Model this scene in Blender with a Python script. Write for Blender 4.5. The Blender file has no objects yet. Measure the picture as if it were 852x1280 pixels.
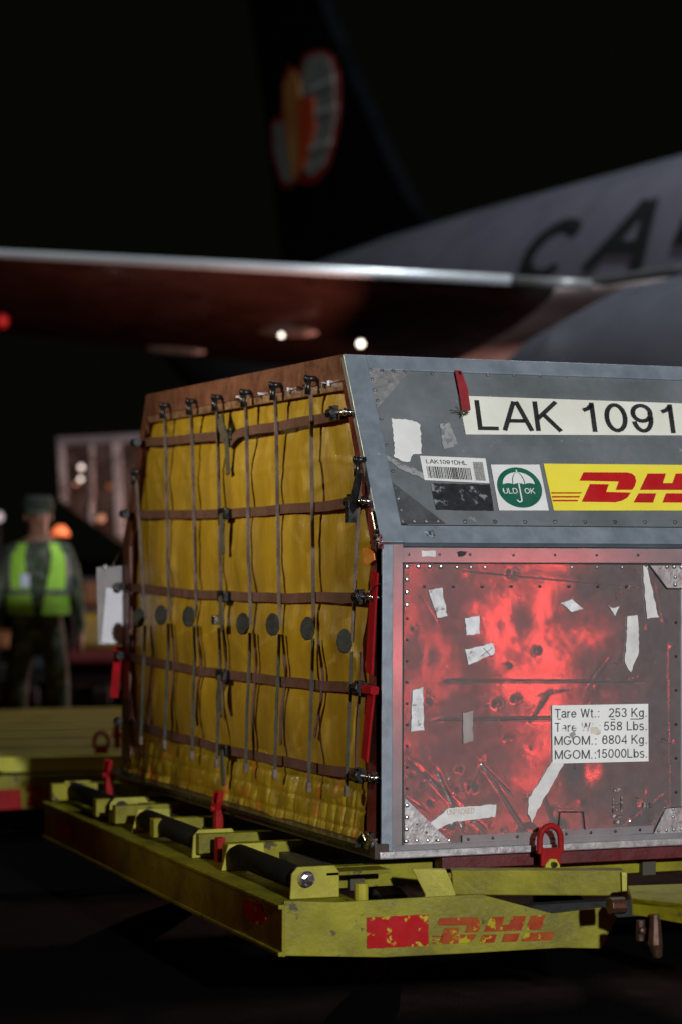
import bpy, bmesh, math, random
from mathutils import Vector as V, noise as mn
R = math.radians
random.seed(7)
sc = bpy.context.scene
col = sc.collection

# ------------------------------------------------------------------ camera
ZB = 0.50                                   # height of the container's base above the apron
f_, yaw, pit, rol = 3000.9, 0.382104, 0.018759, 0.0031515
CAM = V((-2.9823, -7.0734, 0.9507 + ZB))
FW = V((math.sin(yaw)*math.cos(pit), math.cos(yaw)*math.cos(pit), math.sin(pit)))
_r = FW.cross(V((0, 0, 1))).normalized(); _u = _r.cross(FW)
RT = _r*math.cos(rol) + _u*math.sin(rol); UP = -_r*math.sin(rol) + _u*math.cos(rol)
cd = bpy.data.cameras.new('camera'); cam = bpy.data.objects.new('camera', cd); col.objects.link(cam)
from mathutils import Matrix
m = Matrix((RT, UP, -FW)).transposed().to_4x4(); m.translation = CAM
cam.matrix_world = m
cd.sensor_fit = 'VERTICAL'; cd.sensor_height = 36.0; cd.sensor_width = 24.0
cd.lens = f_/1280*36.0
cd.clip_start = 0.1; cd.clip_end = 5000
cd.dof.use_dof = True; cd.dof.focus_distance = 7.85; cd.dof.aperture_fstop = 1.75
sc.camera = cam
sc.render.resolution_x, sc.render.resolution_y = 681, 1024
sc.view_settings.view_transform = 'Standard'; sc.view_settings.look = 'None'
sc.view_settings.exposure = 0; sc.view_settings.gamma = 1

# ------------------------------------------------------------------ night sky and lamps
w = bpy.data.worlds.new('World'); sc.world = w; w.use_nodes = True
bg = w.node_tree.nodes['Background']
bg.inputs[0].default_value = (0.0019, 0.0019, 0.0011, 1); bg.inputs[1].default_value = 1.0

def lamp(name, loc, target, power, color, size, spread=180):
    d = bpy.data.lights.new(name, 'AREA'); d.shape = 'DISK'; d.size = size; d.energy = power; d.color = color
    d.spread = R(spread)
    o = bpy.data.objects.new(name, d); col.objects.link(o); o.location = loc
    o.rotation_euler = (V(target)-V(loc)).to_track_quat('-Z', 'Y').to_euler()
    return o
lamp('apron_floodlight', (-1.1, -15, 4.6), (0.8, 0, 1.2), 2250, (0.93, 0.96, 1.0), 0.5)
lamp('hangar_floodlight', (-6.6, 4.3, 4.4), (0, 1.3, 2.0), 13, (1.0, 0.81, 0.48), 0.45, 27)
lamp('vehicle_tail_lamp', (4.15, -7.2, 1.0), (0.6, 0, 1.0), 8.5, (1.0, 0.06, 0.05), 0.18)
lamp('vehicle_tail_lamp', (3.25, -7.3, 0.8), (0.6, 0, 0.9), 3.2, (1.0, 0.06, 0.05), 0.2)
lamp('rotating_beacon_lamp', (-5.2, -0.6, 0.9), (0, 1.2, 1.4), 8, (1.0, 0.07, 0.04), 0.25)
lamp('mast_floodlight', (9, 6, 16), (4, 24, 4), 1700, (0.85, 0.95, 1.0), 0.6)

# ------------------------------------------------------------------ pixel rays -> places in the world
def ray(x, y): return FW*f_ + RT*(x-426) - UP*(y-640)
def on(x, y, P0, n):
    d = ray(x, y); n = V(n); return CAM + d*((V(P0)-CAM).dot(n)/d.dot(n))
def at(x, y, depth): return CAM + ray(x, y)*(depth/f_)
H1, INS, HT, WD, LN = 0.9945, 0.3313, 1.625, 2.863, 2.235     # kink height, inset at top, height, width (Y), length (X)
SN = V((0, -(HT-H1), INS)).normalized()                       # outward normal of the sloping side
FN = V((0, -1, 0)); TN = V((-1, 0, 0))
def FP(x, y, o=0): return on(x, y, (0, -o, 0), (0, 1, 0))
def SP(x, y, o=0): return on(x, y, V((0, 0, ZB+H1))+SN*o, SN)
def XP(x, y, xx=0): return on(x, y, (xx, 0, 0), (1, 0, 0))
def ZP(x, y, z): return on(x, y, (0, 0, z), (0, 0, 1))

# ------------------------------------------------------------------ materials
MATS = {}
def pmat(name, c1, c2=None, scale=6, rough=0.5, metal=0.0, bump=0.0, bscale=60, stretch=(1, 1, 1), detail=6,
         wear=None, wlo=0.6, wscale=9, aniso=0, emit=None, estr=1, sheen=0, rvar=0.15, spec=0.5, alpha=None, wave=None):
    if name in MATS: return MATS[name]
    m = bpy.data.materials.new(name); m.use_nodes = True; MATS[name] = m
    nt = m.node_tree; N = nt.nodes; L = nt.links; b = N['Principled BSDF']
    if c2 is None: c2 = tuple(c*0.6 for c in c1)
    tc = N.new('ShaderNodeTexCoord'); mp = N.new('ShaderNodeMapping'); mp.inputs['Scale'].default_value = stretch
    L.new(tc.outputs['Object'], mp.inputs[0])
    def noise(s, d=detail, vec=mp):
        n = N.new('ShaderNodeTexNoise'); n.inputs['Scale'].default_value = s; n.inputs['Detail'].default_value = d
        n.inputs['Roughness'].default_value = 0.62
        L.new(vec.outputs[0], n.inputs['Vector']); return n
    n1 = noise(scale)
    rmp = N.new('ShaderNodeValToRGB'); rmp.color_ramp.elements[0].position = 0.35; rmp.color_ramp.elements[1].position = 0.65
    rmp.color_ramp.elements[0].color = (*c2, 1); rmp.color_ramp.elements[1].color = (*c1, 1)
    L.new(n1.outputs[0], rmp.inputs[0]); outc = rmp.outputs[0]
    if wear:
        nw = noise(wscale, 10)
        r2 = N.new('ShaderNodeValToRGB'); r2.color_ramp.elements[0].position = wlo; r2.color_ramp.elements[1].position = wlo+0.035
        L.new(nw.outputs[0], r2.inputs[0])
        mx = N.new('ShaderNodeMix'); mx.data_type = 'RGBA'
        L.new(r2.outputs[0], mx.inputs[0]); L.new(outc, mx.inputs[6]); mx.inputs[7].default_value = (*wear, 1); outc = mx.outputs[2]
    L.new(outc, b.inputs['Base Color'])
    n2 = noise(scale*2.3)
    mr = N.new('ShaderNodeMapRange'); mr.inputs[1].default_value = 0.3; mr.inputs[2].default_value = 0.7
    mr.inputs[3].default_value = max(0.02, rough-rvar); mr.inputs[4].default_value = min(1, rough+rvar)
    L.new(n2.outputs[0], mr.inputs[0]); L.new(mr.outputs[0], b.inputs['Roughness'])
    b.inputs['Metallic'].default_value = metal; b.inputs['Specular IOR Level'].default_value = spec
    if bump:
        nb = noise(bscale, 8); bp = N.new('ShaderNodeBump'); bp.inputs['Strength'].default_value = bump; bp.inputs['Distance'].default_value = 0.01
        L.new(nb.outputs[0], bp.inputs['Height']); last = bp
        if wave:
            for (ws, wst, wd, wstr) in wave:
                m2 = N.new('ShaderNodeMapping'); m2.inputs['Scale'].default_value = wst; L.new(tc.outputs['Object'], m2.inputs[0])
                n3 = noise(ws, 3, m2); b2 = N.new('ShaderNodeBump'); b2.inputs['Strength'].default_value = wstr; b2.inputs['Distance'].default_value = wd
                L.new(n3.outputs[0], b2.inputs['Height']); L.new(last.outputs[0], b2.inputs['Normal']); last = b2
        L.new(last.outputs[0], b.inputs['Normal'])
    if aniso:
        b.inputs['Anisotropic'].default_value = aniso
        tn = N.new('ShaderNodeTangent'); tn.direction_type = 'UV_MAP'; tn.uv_map = 'UVMap'; L.new(tn.outputs[0], b.inputs['Tangent'])
    if emit: b.inputs['Emission Color'].default_value = (*emit, 1); b.inputs['Emission Strength'].default_value = estr
    if sheen: b.inputs['Sheen Weight'].default_value = sheen
    if alpha is not None:
        b.inputs['Transmission Weight'].default_value = alpha; b.inputs['IOR'].default_value = 1.1
    return m
grey_paint = pmat('grey_paint', (0.20, 0.215, 0.225), (0.135, 0.15, 0.155), 4, 0.42, 0.25, 0.12, 120, wear=(0.30, 0.31, 0.31), wlo=0.66, wscale=22)
rail_grey = pmat('rail_grey', (0.27, 0.31, 0.35), (0.19, 0.23, 0.26), 9, 0.42, 0.35, 0.10, 150, wear=(0.42, 0.42, 0.42), wlo=0.68, wscale=30)
rail_alu = pmat('rail_aluminium', (0.66, 0.66, 0.67), (0.52, 0.52, 0.53), 7, 0.20, 0.72, rvar=0.02)
alu = pmat('dented_aluminium', (0.54, 0.46, 0.445), (0.46, 0.385, 0.375), 34, 0.185, 0.76, 0.002, 90, rvar=0.012, aniso=0.93, wear=(0.72, 0.70, 0.68), wlo=0.70, wscale=35,
           wave=[(8, (0.7, 1, 1.0), 0.003, 0.3)])
alu_plate = pmat('riveted_plate', (0.62, 0.61, 0.60), (0.42, 0.41, 0.40), 18, 0.38, 0.7, 0.2, 100)
dark_plate = pmat('dark_plate', (0.10, 0.105, 0.11), (0.06, 0.065, 0.07), 14, 0.5, 0.3, 0.2, 100)
rivet_m = pmat('rivet_steel', (0.55, 0.55, 0.54), (0.35, 0.35, 0.35), 30, 0.3, 0.9)
dark_rivet = pmat('dark_rivet', (0.05, 0.045, 0.05), (0.03, 0.03, 0.03), 30, 0.35, 0.8)
seam_m = pmat('seam_dark', (0.02, 0.02, 0.02), (0.01, 0.01, 0.01), 30, 0.7)
white_st = pmat('white_sticker', (0.78, 0.78, 0.74), (0.68, 0.67, 0.62), 7, 0.45, 0, 0.03, 40)
torn_st = pmat('torn_sticker', (0.74, 0.74, 0.74), (0.50, 0.49, 0.47), 26, 0.5, 0, 0.3, 60, wear=(0.32, 0.25, 0.22), wlo=0.58, wscale=50)
cream_st = pmat('cream_sticker', (0.80, 0.79, 0.68), (0.70, 0.69, 0.58), 5, 0.4)
ink = pmat('black_ink', (0.015, 0.015, 0.015), (0.02, 0.02, 0.02), 8, 0.5)
old_ink = pmat('worn_black_ink', (0.02, 0.02, 0.02), (0.03, 0.03, 0.03), 8, 0.5, wear=(0.45, 0.43, 0.42), wlo=0.66, wscale=30)
black_st = pmat('black_torn_sticker', (0.02, 0.02, 0.022), (0.012, 0.012, 0.012), 14, 0.5, wear=(0.20, 0.21, 0.22), wlo=0.54, wscale=14)
green_st = pmat('green_print', (0.008, 0.12, 0.075), (0.008, 0.10, 0.06), 8, 0.45)
yellow_st = pmat('yellow_sticker', (0.85, 0.72, 0.06), (0.80, 0.66, 0.05), 5, 0.4)
red_st = pmat('red_print', (0.50, 0.008, 0.01), (0.42, 0.006, 0.01), 6, 0.45)
faint_ink = pmat('faded_orange_ink', (0.45, 0.28, 0.16), (0.5, 0.4, 0.3), 20, 0.6)
tan_m = pmat('tan_smudge', (0.45, 0.35, 0.18), (0.65, 0.62, 0.55), 40, 0.7)
red_tab = pmat('red_tab', (0.30, 0.012, 0.02), (0.22, 0.01, 0.015), 20, 0.6, 0, 0.2, 120)
red_lit_rail = pmat('red_lit_rail', (0.20, 0.085, 0.06), (0.13, 0.05, 0.035), 6, 0.42, 0.35, 0.15, 60, wear=(0.40, 0.28, 0.15), wlo=0.70, wscale=10)  # red lamp light on the end frame put into its base colour
red_glow_rail = pmat('red_glow_edge', (0.26, 0.05, 0.04), (0.15, 0.03, 0.025), 6, 0.3, 0.4, 0.1, 60)  # red lamp reflections on the near rails put into the colour
tarp_m = pmat('gold_tarp', (0.48, 0.335, 0.014), (0.27, 0.185, 0.008), 3.0, 0.30, 0, 0.30, 40, (1, 1.8, 0.5), sheen=0.1, wear=(0.30, 0.165, 0.015), wlo=0.66, wscale=7)
skirt_m = pmat('gold_skirt', (0.46, 0.36, 0.025), (0.26, 0.20, 0.010), 14, 0.32, 0, 0.5, 34, (1, 1, 0.5), wear=(0.66, 0.20, 0.03), wlo=0.585, wscale=16)
web_red_lit = pmat('red_lit_webbing', (0.13, 0.055, 0.045), (0.08, 0.035, 0.03), 20, 0.8, 0, 0.5, 300)  # grey webbing, with the red light on it put into the colour
web_grey = pmat('grey_webbing', (0.18, 0.13, 0.10), (0.08, 0.05, 0.035), 12, 0.75, 0, 0.5, 300)
web_green = pmat('olive_webbing', (0.075, 0.07, 0.045), (0.035, 0.035, 0.025), 14, 0.8, 0, 0.5, 300)
web_red = pmat('red_webbing', (0.36, 0.008, 0.012), (0.24, 0.006, 0.01), 12, 0.9, 0, 0.4, 200, spec=0.1)
black_steel = pmat('dark_steel', (0.06, 0.055, 0.055), (0.03, 0.03, 0.03), 25, 0.32, 0.8)
bright_steel = pmat('bright_steel', (0.75, 0.74, 0.72), (0.5, 0.5, 0.5), 25, 0.2, 1.0)
yel = pmat('yellow_paint', (0.25, 0.225, 0.004), (0.12, 0.105, 0.003), 5, 0.55, 0, 0.35, 45, wear=(0.06, 0.048, 0.012), wlo=0.615, wscale=14, spec=0.3)
yel2 = pmat('yellow_bracket_paint', (0.38, 0.35, 0.02), (0.25, 0.22, 0.012), 8, 0.5, 0, 0.2, 60, wear=(0.06, 0.05, 0.02), wlo=0.70, wscale=20)
wood_y = pmat('yellow_brown_deck', (0.28, 0.21, 0.015), (0.17, 0.12, 0.01), 3, 0.6, 0, 0.3, 30, (1, 8, 1))
redp = pmat('red_paint', (0.32, 0.008, 0.008), (0.20, 0.006, 0.006), 12, 0.6, 0, 0.3, 60, wear=(0.05, 0.02, 0.02), wlo=0.66, wscale=22, spec=0.15)
red_worn = pmat('worn_red_decal', (0.36, 0.006, 0.008), (0.28, 0.005, 0.006), 10, 0.7, 0, 0.2, 60, wear=(0.36, 0.32, 0.02), wlo=0.575, wscale=26, spec=0.15)
red_worn2 = pmat('faded_red_decal', (0.25, 0.018, 0.008), (0.28, 0.06, 0.01), 22, 0.7, 0, 0.2, 60, wear=(0.32, 0.28, 0.01), wlo=0.56, wscale=30, spec=0.15)
deep_red = pmat('dark_red_beam_paint', (0.10, 0.008, 0.008), (0.06, 0.006, 0.006), 8, 0.5, 0, 0.2, 60)
rubber = pmat('roller_rubber', (0.010, 0.010, 0.007), (0.006, 0.006, 0.005), 12, 0.75, 0, 0.1, 60, spec=0.12)
tyre_m = pmat('tyre_rubber', (0.012, 0.012, 0.012), (0.008, 0.008, 0.008), 12, 0.8)
plastic = pmat('clear_pouch', (0.75, 0.72, 0.72), (0.6, 0.6, 0.6), 8, 0.15, 0, 0.4, 25, alpha=0.65)
paper = pmat('paper', (0.70, 0.70, 0.72), (0.6, 0.6, 0.62), 9, 0.6)
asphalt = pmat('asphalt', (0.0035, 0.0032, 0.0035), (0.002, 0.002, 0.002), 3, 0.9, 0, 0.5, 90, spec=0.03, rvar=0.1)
fus_m = pmat('night_dimmed_fuselage', (0.17, 0.16, 0.20), (0.14, 0.135, 0.17), 1.2, 0.35, 0, 0.02, 10)  # white paint darkened: the night's dimness is in the colour
wing_m = pmat('wing_underside_red_lit', (0.14, 0.05, 0.035), (0.08, 0.028, 0.02), 1.2, 0.28, 0.5, 0.05, 6)  # reflected red lamps put into the underside's base colour
lead_m = pmat('polished_leading_edge', (0.92, 0.95, 0.98), (0.82, 0.85, 0.9), 2, 0.35, 0.5, rvar=0.05)
fin_m = pmat('black_fin_paint', (0.004, 0.004, 0.006), (0.003, 0.003, 0.004), 1, 0.5, spec=0.15)
fin_edge = pmat('grey_fin_edge', (0.6, 0.6, 0.6), (0.45, 0.45, 0.45), 1, 0.4, 0.0)
logo_grey = pmat('emblem_grey', (0.33, 0.34, 0.31), (0.20, 0.22, 0.20), 1.5, 0.5)
logo_or = pmat('emblem_orange', (0.75, 0.10, 0.01), (0.60, 0.04, 0.01), 1.0, 0.5)
logo_gold = pmat('emblem_gold', (0.60, 0.30, 0.10), (0.50, 0.17, 0.03), 1.2, 0.5)
logo_red = pmat('emblem_red_rim', (0.40, 0.02, 0.01), (0.30, 0.015, 0.01), 1.2, 0.5)

# ------------------------------------------------------------------ mesh helpers
class MB:
    def __init__(s): s.v = []; s.f = []
    def add(s, vs, fs):
        k = len(s.v); s.v += [V(p) for p in vs]; s.f += [[i+k for i in f] for f in fs]; return s
    def box(s, c, d, ax=None, bev=0):
        c = V(c); X, Y, Z = ax if ax else (V((1, 0, 0)), V((0, 1, 0)), V((0, 0, 1)))
        hx, hy, hz = [q/2 for q in d]
        vs = [c+X*(a*hx)+Y*(b*hy)+Z*(e*hz) for a in (-1, 1) for b in (-1, 1) for e in (-1, 1)]
        return s.add(vs, [(0, 1, 3, 2), (4, 6, 7, 5), (0, 4, 5, 1), (2, 3, 7, 6), (0, 2, 6, 4), (1, 5, 7, 3)])
    def beam(s, a, b, wd, ht, up=(0, 0, 1)):
        a = V(a); b = V(b); d = b-a; X = d.normalized(); Y = V(up).cross(X).normalized(); Z = X.cross(Y)
        return s.box((a+b)/2, (d.length, wd, ht), (X, Y, Z))
    def prism(s, pts, n, t):                     # outline pts (front), thickness t going along -n
        n = V(n).normalized(); pts = [V(p) for p in pts]; k = len(pts)
        area = V((0, 0, 0))
        for i in range(k): area += pts[i].cross(pts[(i+1) % k])
        if area.dot(n) < 0: pts = pts[::-1]
        vs = pts+[p-n*t for p in pts]
        fs = [list(range(k)), list(range(2*k-1, k-1, -1))]+[(i, i+k, (i+1) % k+k, (i+1) % k) for i in range(k)]
        return s.add(vs, fs)
    def tube(s, path, r, seg=8, cap=True):
        path = [V(p) for p in path]; rs = r if isinstance(r, (list, tuple)) else [r]*len(path)
        rings = []; pn = None
        for i, p in enumerate(path):
            t = (path[min(i+1, len(path)-1)]-path[max(i-1, 0)]).normalized()
            if pn is None: pn = t.orthogonal().normalized()
            pn = (pn-t*pn.dot(t)).normalized(); q = t.cross(pn)
            rings.append([p+(pn*math.cos(2*math.pi*j/seg)+q*math.sin(2*math.pi*j/seg))*rs[i] for j in range(seg)])
        vs = [v for g in rings for v in g]; fs = []
        for i in range(len(path)-1):
            for j in range(seg):
                a = i*seg+j; b = i*seg+(j+1) % seg; fs.append((a, b, b+seg, a+seg))
        if cap: fs.append(list(range(seg))[::-1]); fs.append([len(vs)-seg+j for j in range(seg)])
        return s.add(vs, fs)
    def ribbon(s, path, side, wd, th=0.003):     # flat webbing: side = width direction per path
        path = [V(p) for p in path]; vs = []; fs = []
        for i, p in enumerate(path):
            t = (path[min(i+1, len(path)-1)]-path[max(i-1, 0)]).normalized()
            sd = V(side); sd = (sd-t*sd.dot(t)).normalized(); n = t.cross(sd)
            vs += [p+sd*wd/2+n*th/2, p-sd*wd/2+n*th/2, p-sd*wd/2-n*th/2, p+sd*wd/2-n*th/2]
        for i in range(len(path)-1):
            for j in range(4):
                a = i*4+j; b = i*4+(j+1) % 4; fs.append((a, b, b+4, a+4))
        k = len(vs); fs += [(3, 2, 1, 0), (k-4, k-3, k-2, k-1)]
        return s.add(vs, fs)
    def rivet(s, p, n, r=0.006):
        n = V(n).normalized(); a = n.orthogonal().normalized(); b = n.cross(a); vs = []
        for rr, h in ((1, 0), (0.75, 0.45)):
            for j in range(7):
                t = 2*math.pi*j/7; vs.append(V(p)+(a*math.cos(t)+b*math.sin(t))*r*rr+n*r*h)
        vs.append(V(p)+n*r*0.62)
        return s.add(vs, [(j, (j+1) % 7, (j+1) % 7+7, j+7) for j in range(7)]+[(j+7, (j+1) % 7+7, 14) for j in range(7)])
    def grid(s, fn, nu, nv):
        vs = [fn(i/nu, j/nv) for j in range(nv+1) for i in range(nu+1)]
        return s.add(vs, [(j*(nu+1)+i, j*(nu+1)+i+1, (j+1)*(nu+1)+i+1, (j+1)*(nu+1)+i) for j in range(nv) for i in range(nu)])
    def lathe(s, a, b, prof, seg=32):            # prof = (t along a->b, radius)
        a = V(a); b = V(b); d = b-a; t = d.normalized(); p = t.orthogonal().normalized(); q = t.cross(p)
        vs = [a+d*u+(p*math.cos(2*math.pi*j/seg)+q*math.sin(2*math.pi*j/seg))*r for u, r in prof for j in range(seg)]
        fs = [(i*seg+j, i*seg+(j+1) % seg, (i+1)*seg+(j+1) % seg, (i+1)*seg+j) for i in range(len(prof)-1) for j in range(seg)]
        return s.add(vs, fs)
    def build(s, name, mat, parent=None, smooth=False, bevel=0, label=None, kind=None, weld=False):
        me = bpy.data.meshes.new(name); off = root_loc(parent)
        me.from_pydata([v-off for v in s.v], [], s.f); me.materials.append(mat)
        bm = bmesh.new(); bm.from_mesh(me)
        if weld: bmesh.ops.remove_doubles(bm, verts=bm.verts, dist=1e-5)
        bmesh.ops.recalc_face_normals(bm, faces=bm.faces)
        bm.to_mesh(me); bm.free()
        o = bpy.data.objects.new(name, me); col.objects.link(o); o.parent = parent
        if smooth:
            for p in me.polygons: p.use_smooth = True
        if bevel:
            md = o.modifiers.new('bevel', 'BEVEL'); md.width = bevel; md.segments = 2; md.limit_method = 'ANGLE'
        if label: o['label'] = label
        if kind: o['kind'] = kind
        return o
def root_loc(o):
    v = V((0, 0, 0))
    while o is not None: v += o.location; o = o.parent
    return v
def thing(name, label, cat, loc, group=None):
    o = bpy.data.objects.new(name, None); col.objects.link(o); o.location = loc; o.empty_display_size = 0.2
    o['label'] = label; o['category'] = cat
    if group: o['group'] = group
    return o
def copy_tree(o, parent=None):
    c = o.copy(); col.objects.link(c); c.parent = parent
    for ch in list(o.children): copy_tree(ch, c)
    return c
def _arc(cx, cy, rx, ry, a0, a1, n=14): return [(cx+rx*math.cos(R(a0+(a1-a0)*i/n)), cy+ry*math.sin(R(a0+(a1-a0)*i/n))) for i in range(n+1)]
T_ = 0.125                                        # stroke weight in cap heights; outlines below are stroke centre lines
t_ = T_/2; C1 = 1-t_
GL = {                                            # advance, strokes
 'L': (.60, [[(t_, 1), (t_, t_), (.55, t_)]]),
 'A': (.78, [[(.03, 0), (.36, 1-t_*.3)], [(.42, 1-t_*.3), (.75, 0)], [(.18, .33), (.60, .33)]]),
 'K': (.72, [[(t_, 0), (t_, 1)], [(.62, 1), (.09, .42)], [(.24, .58), (.66, 0)]]),
 '1': (.58, [[(.36, 0), (.36, 1)], [(.35, .92), (.26, .80), (.12, .73)]]),
 '0': (.62, [_arc(.30, .5, .30-t_, .5-t_, 90, 450, 28)]),
 '9': (.62, [_arc(.29, .67, .29-t_, .33-t_, 0, 360, 20), [(.58-t_, .72)]+_arc(.29, .5, .29-t_, .5-t_, 20, -165, 16)]),
 '6': (.62, [_arc(.30, .33, .29-t_, .33-t_, 0, 360, 20), [(t_, .30)]+_arc(.30, .5, .29-t_, .5-t_, 200, 15, 16)]),
 '2': (.60, [_arc(.29, .70, .26-t_/2, .30-t_, 165, -30, 14)+[(.10, .16), (.05, t_), (.56, t_)]]),
 '5': (.61, [[(.52, C1), (.14, C1), (.09, .50)]+_arc(.28, .33, .28-t_, .33-t_, 130, -165, 16)]),
 '3': (.61, [_arc(.28, .74, .24-t_/2, .26-t_, 160, -70, 14)+_arc(.28, .29, .29-t_, .29-t_, 75, -165, 14)]),
 '8': (.62, [_arc(.30, .75, .24-t_/2, .25-t_, 0, 360, 20), _arc(.30, .28, .29-t_, .28-t_, 0, 360, 20)]),
 '4': (.62, [[(.47, 0), (.47, 1-t_), (.05, .28), (.60, .28)]]),
 'T': (.66, [[(0, C1), (.64, C1)], [(.32, C1), (.32, 0)]]),
 'W': (1.0, [[(.04, 1), (.25, .03)], [(.25, .03), (.48, .96)], [(.48, .96), (.71, .03)], [(.71, .03), (.93, 1)]]),
 'M': (.86, [[(t_, 0), (t_, 1-t_*.2)], [(t_, 1-t_*.2), (.42, .05)], [(.42, .05), (.78, 1-t_*.2)], [(.78, 1-t_*.2), (.78, 0)]]),
 'G': (.84, [_arc(.40, .5, .40-t_, .5-t_, 40, 345, 26)+[(.74, .45), (.44, .45)]]),
 'O': (.86, [_arc(.41, .5, .41-t_, .5-t_, 90, 450, 30)]),
 'D': (.78, [[(t_, t_), (t_, C1), (.34, C1)]+_arc(.34, .5, .34, .5-t_, 85, -85, 16)+[(.34, t_), (t_-.02, t_)]]),
 'H': (.76, [[(t_, 0), (t_, 1)], [(.66, 0), (.66, 1)], [(t_, .52), (.66, .52)]]),
 'U': (.76, [[(t_, 1), (t_, .36)]+_arc(.36, .36, .36-t_, .36-t_, 180, 360, 14)+[(.66, 1)]]),
 'N': (.76, [[(t_, 0), (t_, 1)], [(t_, 1), (.66, 0)], [(.66, 0), (.66, 1)]]),
 'P': (.70, [[(t_, 0), (t_, C1), (.38, C1)]+_arc(.38, .71, .24, .29-t_, 85, -85, 12)+[(.38, .42), (t_, .42)]]),
 'C': (.78, [_arc(.40, .5, .40-t_, .5-t_, 42, 318, 26)]),
 'E': (.70, [[(.62, C1), (t_, C1), (t_, t_), (.63, t_)], [(t_, .52), (.58, .52)]]),
 'R': (.76, [[(t_, 0), (t_, C1), (.40, C1)]+_arc(.40, .73, .24, .27-t_, 85, -85, 12)+[(.40, .46), (t_, .46)], [(.42, .46), (.68, 0)]]),
 'a': (.58, [[(.06, .56)]+_arc(.27, .53, .20, .20-t_/2, 150, 0, 10)+[(.47, .12), (.53, .0)], [(.47, .43), (.30, .40)]+_arc(.24, .215, .185, .155, 95, 300, 12)+[(.47, .20)]]),
 'r': (.36, [[(t_, 0), (t_, .72)], [(t_, .42), (.12, .60), (.22, .66), (.34, .65)]]),
 'e': (.60, [[(.08, .38), (.52, .38)]+_arc(.29, .36, .29-t_, .36-t_, 5, 325, 20)]),
 't': (.34, [[(.14, .92), (.14, .12), (.20, .05), (.30, .05)], [(0, .68), (.29, .68)]]),
 'g': (.60, [_arc(.27, .36, .27-t_, .36-t_, 0, 360, 20), [(.48, .72), (.48, .0)]+_arc(.27, -.03, .21, .19, 0, -155, 12)]),
 'b': (.60, [_arc(.30, .36, .27-t_, .36-t_, 0, 360, 20), [(t_, 0), (t_, 1)]]),
 's': (.54, [_arc(.25, .53, .18, .19-t_/2, 30, 240, 12)+_arc(.25, .20, .20, .20-t_/2, 60, -155, 12)]),
 '.': (.30, [[(.12, 0), (.12, .13)]]), ':': (.30, [[(.12, 0), (.12, .13)], [(.12, .58), (.12, .71)]]), ' ': (.32, [])}
def stroke2d(body, wt=T_):
    vs = []; fs = []; x = 0
    for ch in body:
        adv, ss = GL[ch]
        for P in ss:
            P = [V((p[0]+x, p[1], 0)) for p in P]; n = len(P); closed = (P[0]-P[-1]).length < 1e-4
            L_ = []
            for i in range(n):
                d0 = (P[i]-P[i-1]) if i > 0 else ((P[0]-P[-2]) if closed else (P[1]-P[0]))
                d1 = (P[i+1]-P[i]) if i < n-1 else ((P[1]-P[0]) if closed else (P[-1]-P[-2]))
                d0 = d0.normalized(); d1 = d1.normalized(); t = (d0+d1).normalized(); c = max(.45, t.dot(d1))
                nn_ = V((-t.y, t.x, 0))*(wt/2/c); L_ += [P[i]+nn_, P[i]-nn_]
            k = len(vs); vs += [(v.x, v.y) for v in L_]
            for i in range(n-1): fs.append([k+2*i, k+2*i+1, k+2*i+3, k+2*i+2])
        x += adv+.075
    return vs, fs
def text(body, fn, cuts=0, mb=None, wt=T_):      # fn(u 0..1 over the text's width, v 0 baseline..1 cap height) -> world
    vs, fs = stroke2d(body, wt); x0 = min(v[0] for v in vs); x1 = max(v[0] for v in vs)
    mb = mb or MB()
    if cuts:
        v2 = []; f2 = []
        for f in fs:
            q4 = [V((*vs[i], 0)) for i in f]; k = len(v2)
            for i in range(cuts+1):
                t = i/cuts; v2 += [tuple((q4[0].lerp(q4[3], t)).xy), tuple((q4[1].lerp(q4[2], t)).xy)]
            f2 += [[k+2*i, k+2*i+1, k+2*i+3, k+2*i+2] for i in range(cuts)]
        vs, fs = v2, f2
    return mb.add([fn((x-x0)/(x1-x0), y) for x, y in vs], fs)
def quad(tl, tr, br, bl):                        # bilinear map over four pixel corners, v up
    def q(u, v):
        t = (tl[0]+(tr[0]-tl[0])*u, tl[1]+(tr[1]-tl[1])*u); b = (bl[0]+(br[0]-bl[0])*u, bl[1]+(br[1]-bl[1])*u)
        return (b[0]+(t[0]-b[0])*v, b[1]+(t[1]-b[1])*v)
    return q
def fx(pts, s, o): return [(p[0]/s+o[0], p[1]/s+o[1]) for p in pts]

# ------------------------------------------------------------------ ground
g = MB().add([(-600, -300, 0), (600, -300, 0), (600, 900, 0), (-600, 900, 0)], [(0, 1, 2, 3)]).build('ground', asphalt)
g['kind'] = 'structure'

# ================================================================== THE CONTAINER
BZ = V((0, 0, ZB))
CT = thing('cargo_container', 'large aluminium cargo container with gold tarp door and grey sloping side, on the near dolly', 'container', (LN/2, WD/2, ZB))
def dent(x, z):                                  # metres of dent depth of the lower front panel
    p = V((x*3.2, 3.7, z*5.2)); d = 0.0022*mn.noise(p) + 0.0010*mn.noise(V((x*4, 1.1, z*13)))
    d += 0.00012*mn.noise(V((x*12, 5.1, z*34)))
    def crease(x0, z0, x1, z1, amp, wd):
        L = math.hypot(x1-x0, z1-z0); t = ((x-x0)*(x1-x0)+(z-z0)*(z1-z0))/L/L
        if t < 0 or t > 1: e = min(abs(t), abs(t-1))*L
        else: e = 0
        s = ((x-x0)*(z1-z0)-(z-z0)*(x1-x0))/L
        if abs(s) > 4*wd: return 0
        return amp*math.exp(-(s/wd)**2)*math.exp(-(e/0.03)**2)*(1 if s < 0 else -0.4)
    for c in CREASES: d += crease(*c)
    for (a, b, r, amp) in PITS:
        q = ((x-a)**2+(z-b)**2)/r/r
        if q < 9: d -= amp*math.exp(-q)
    return d
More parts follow.
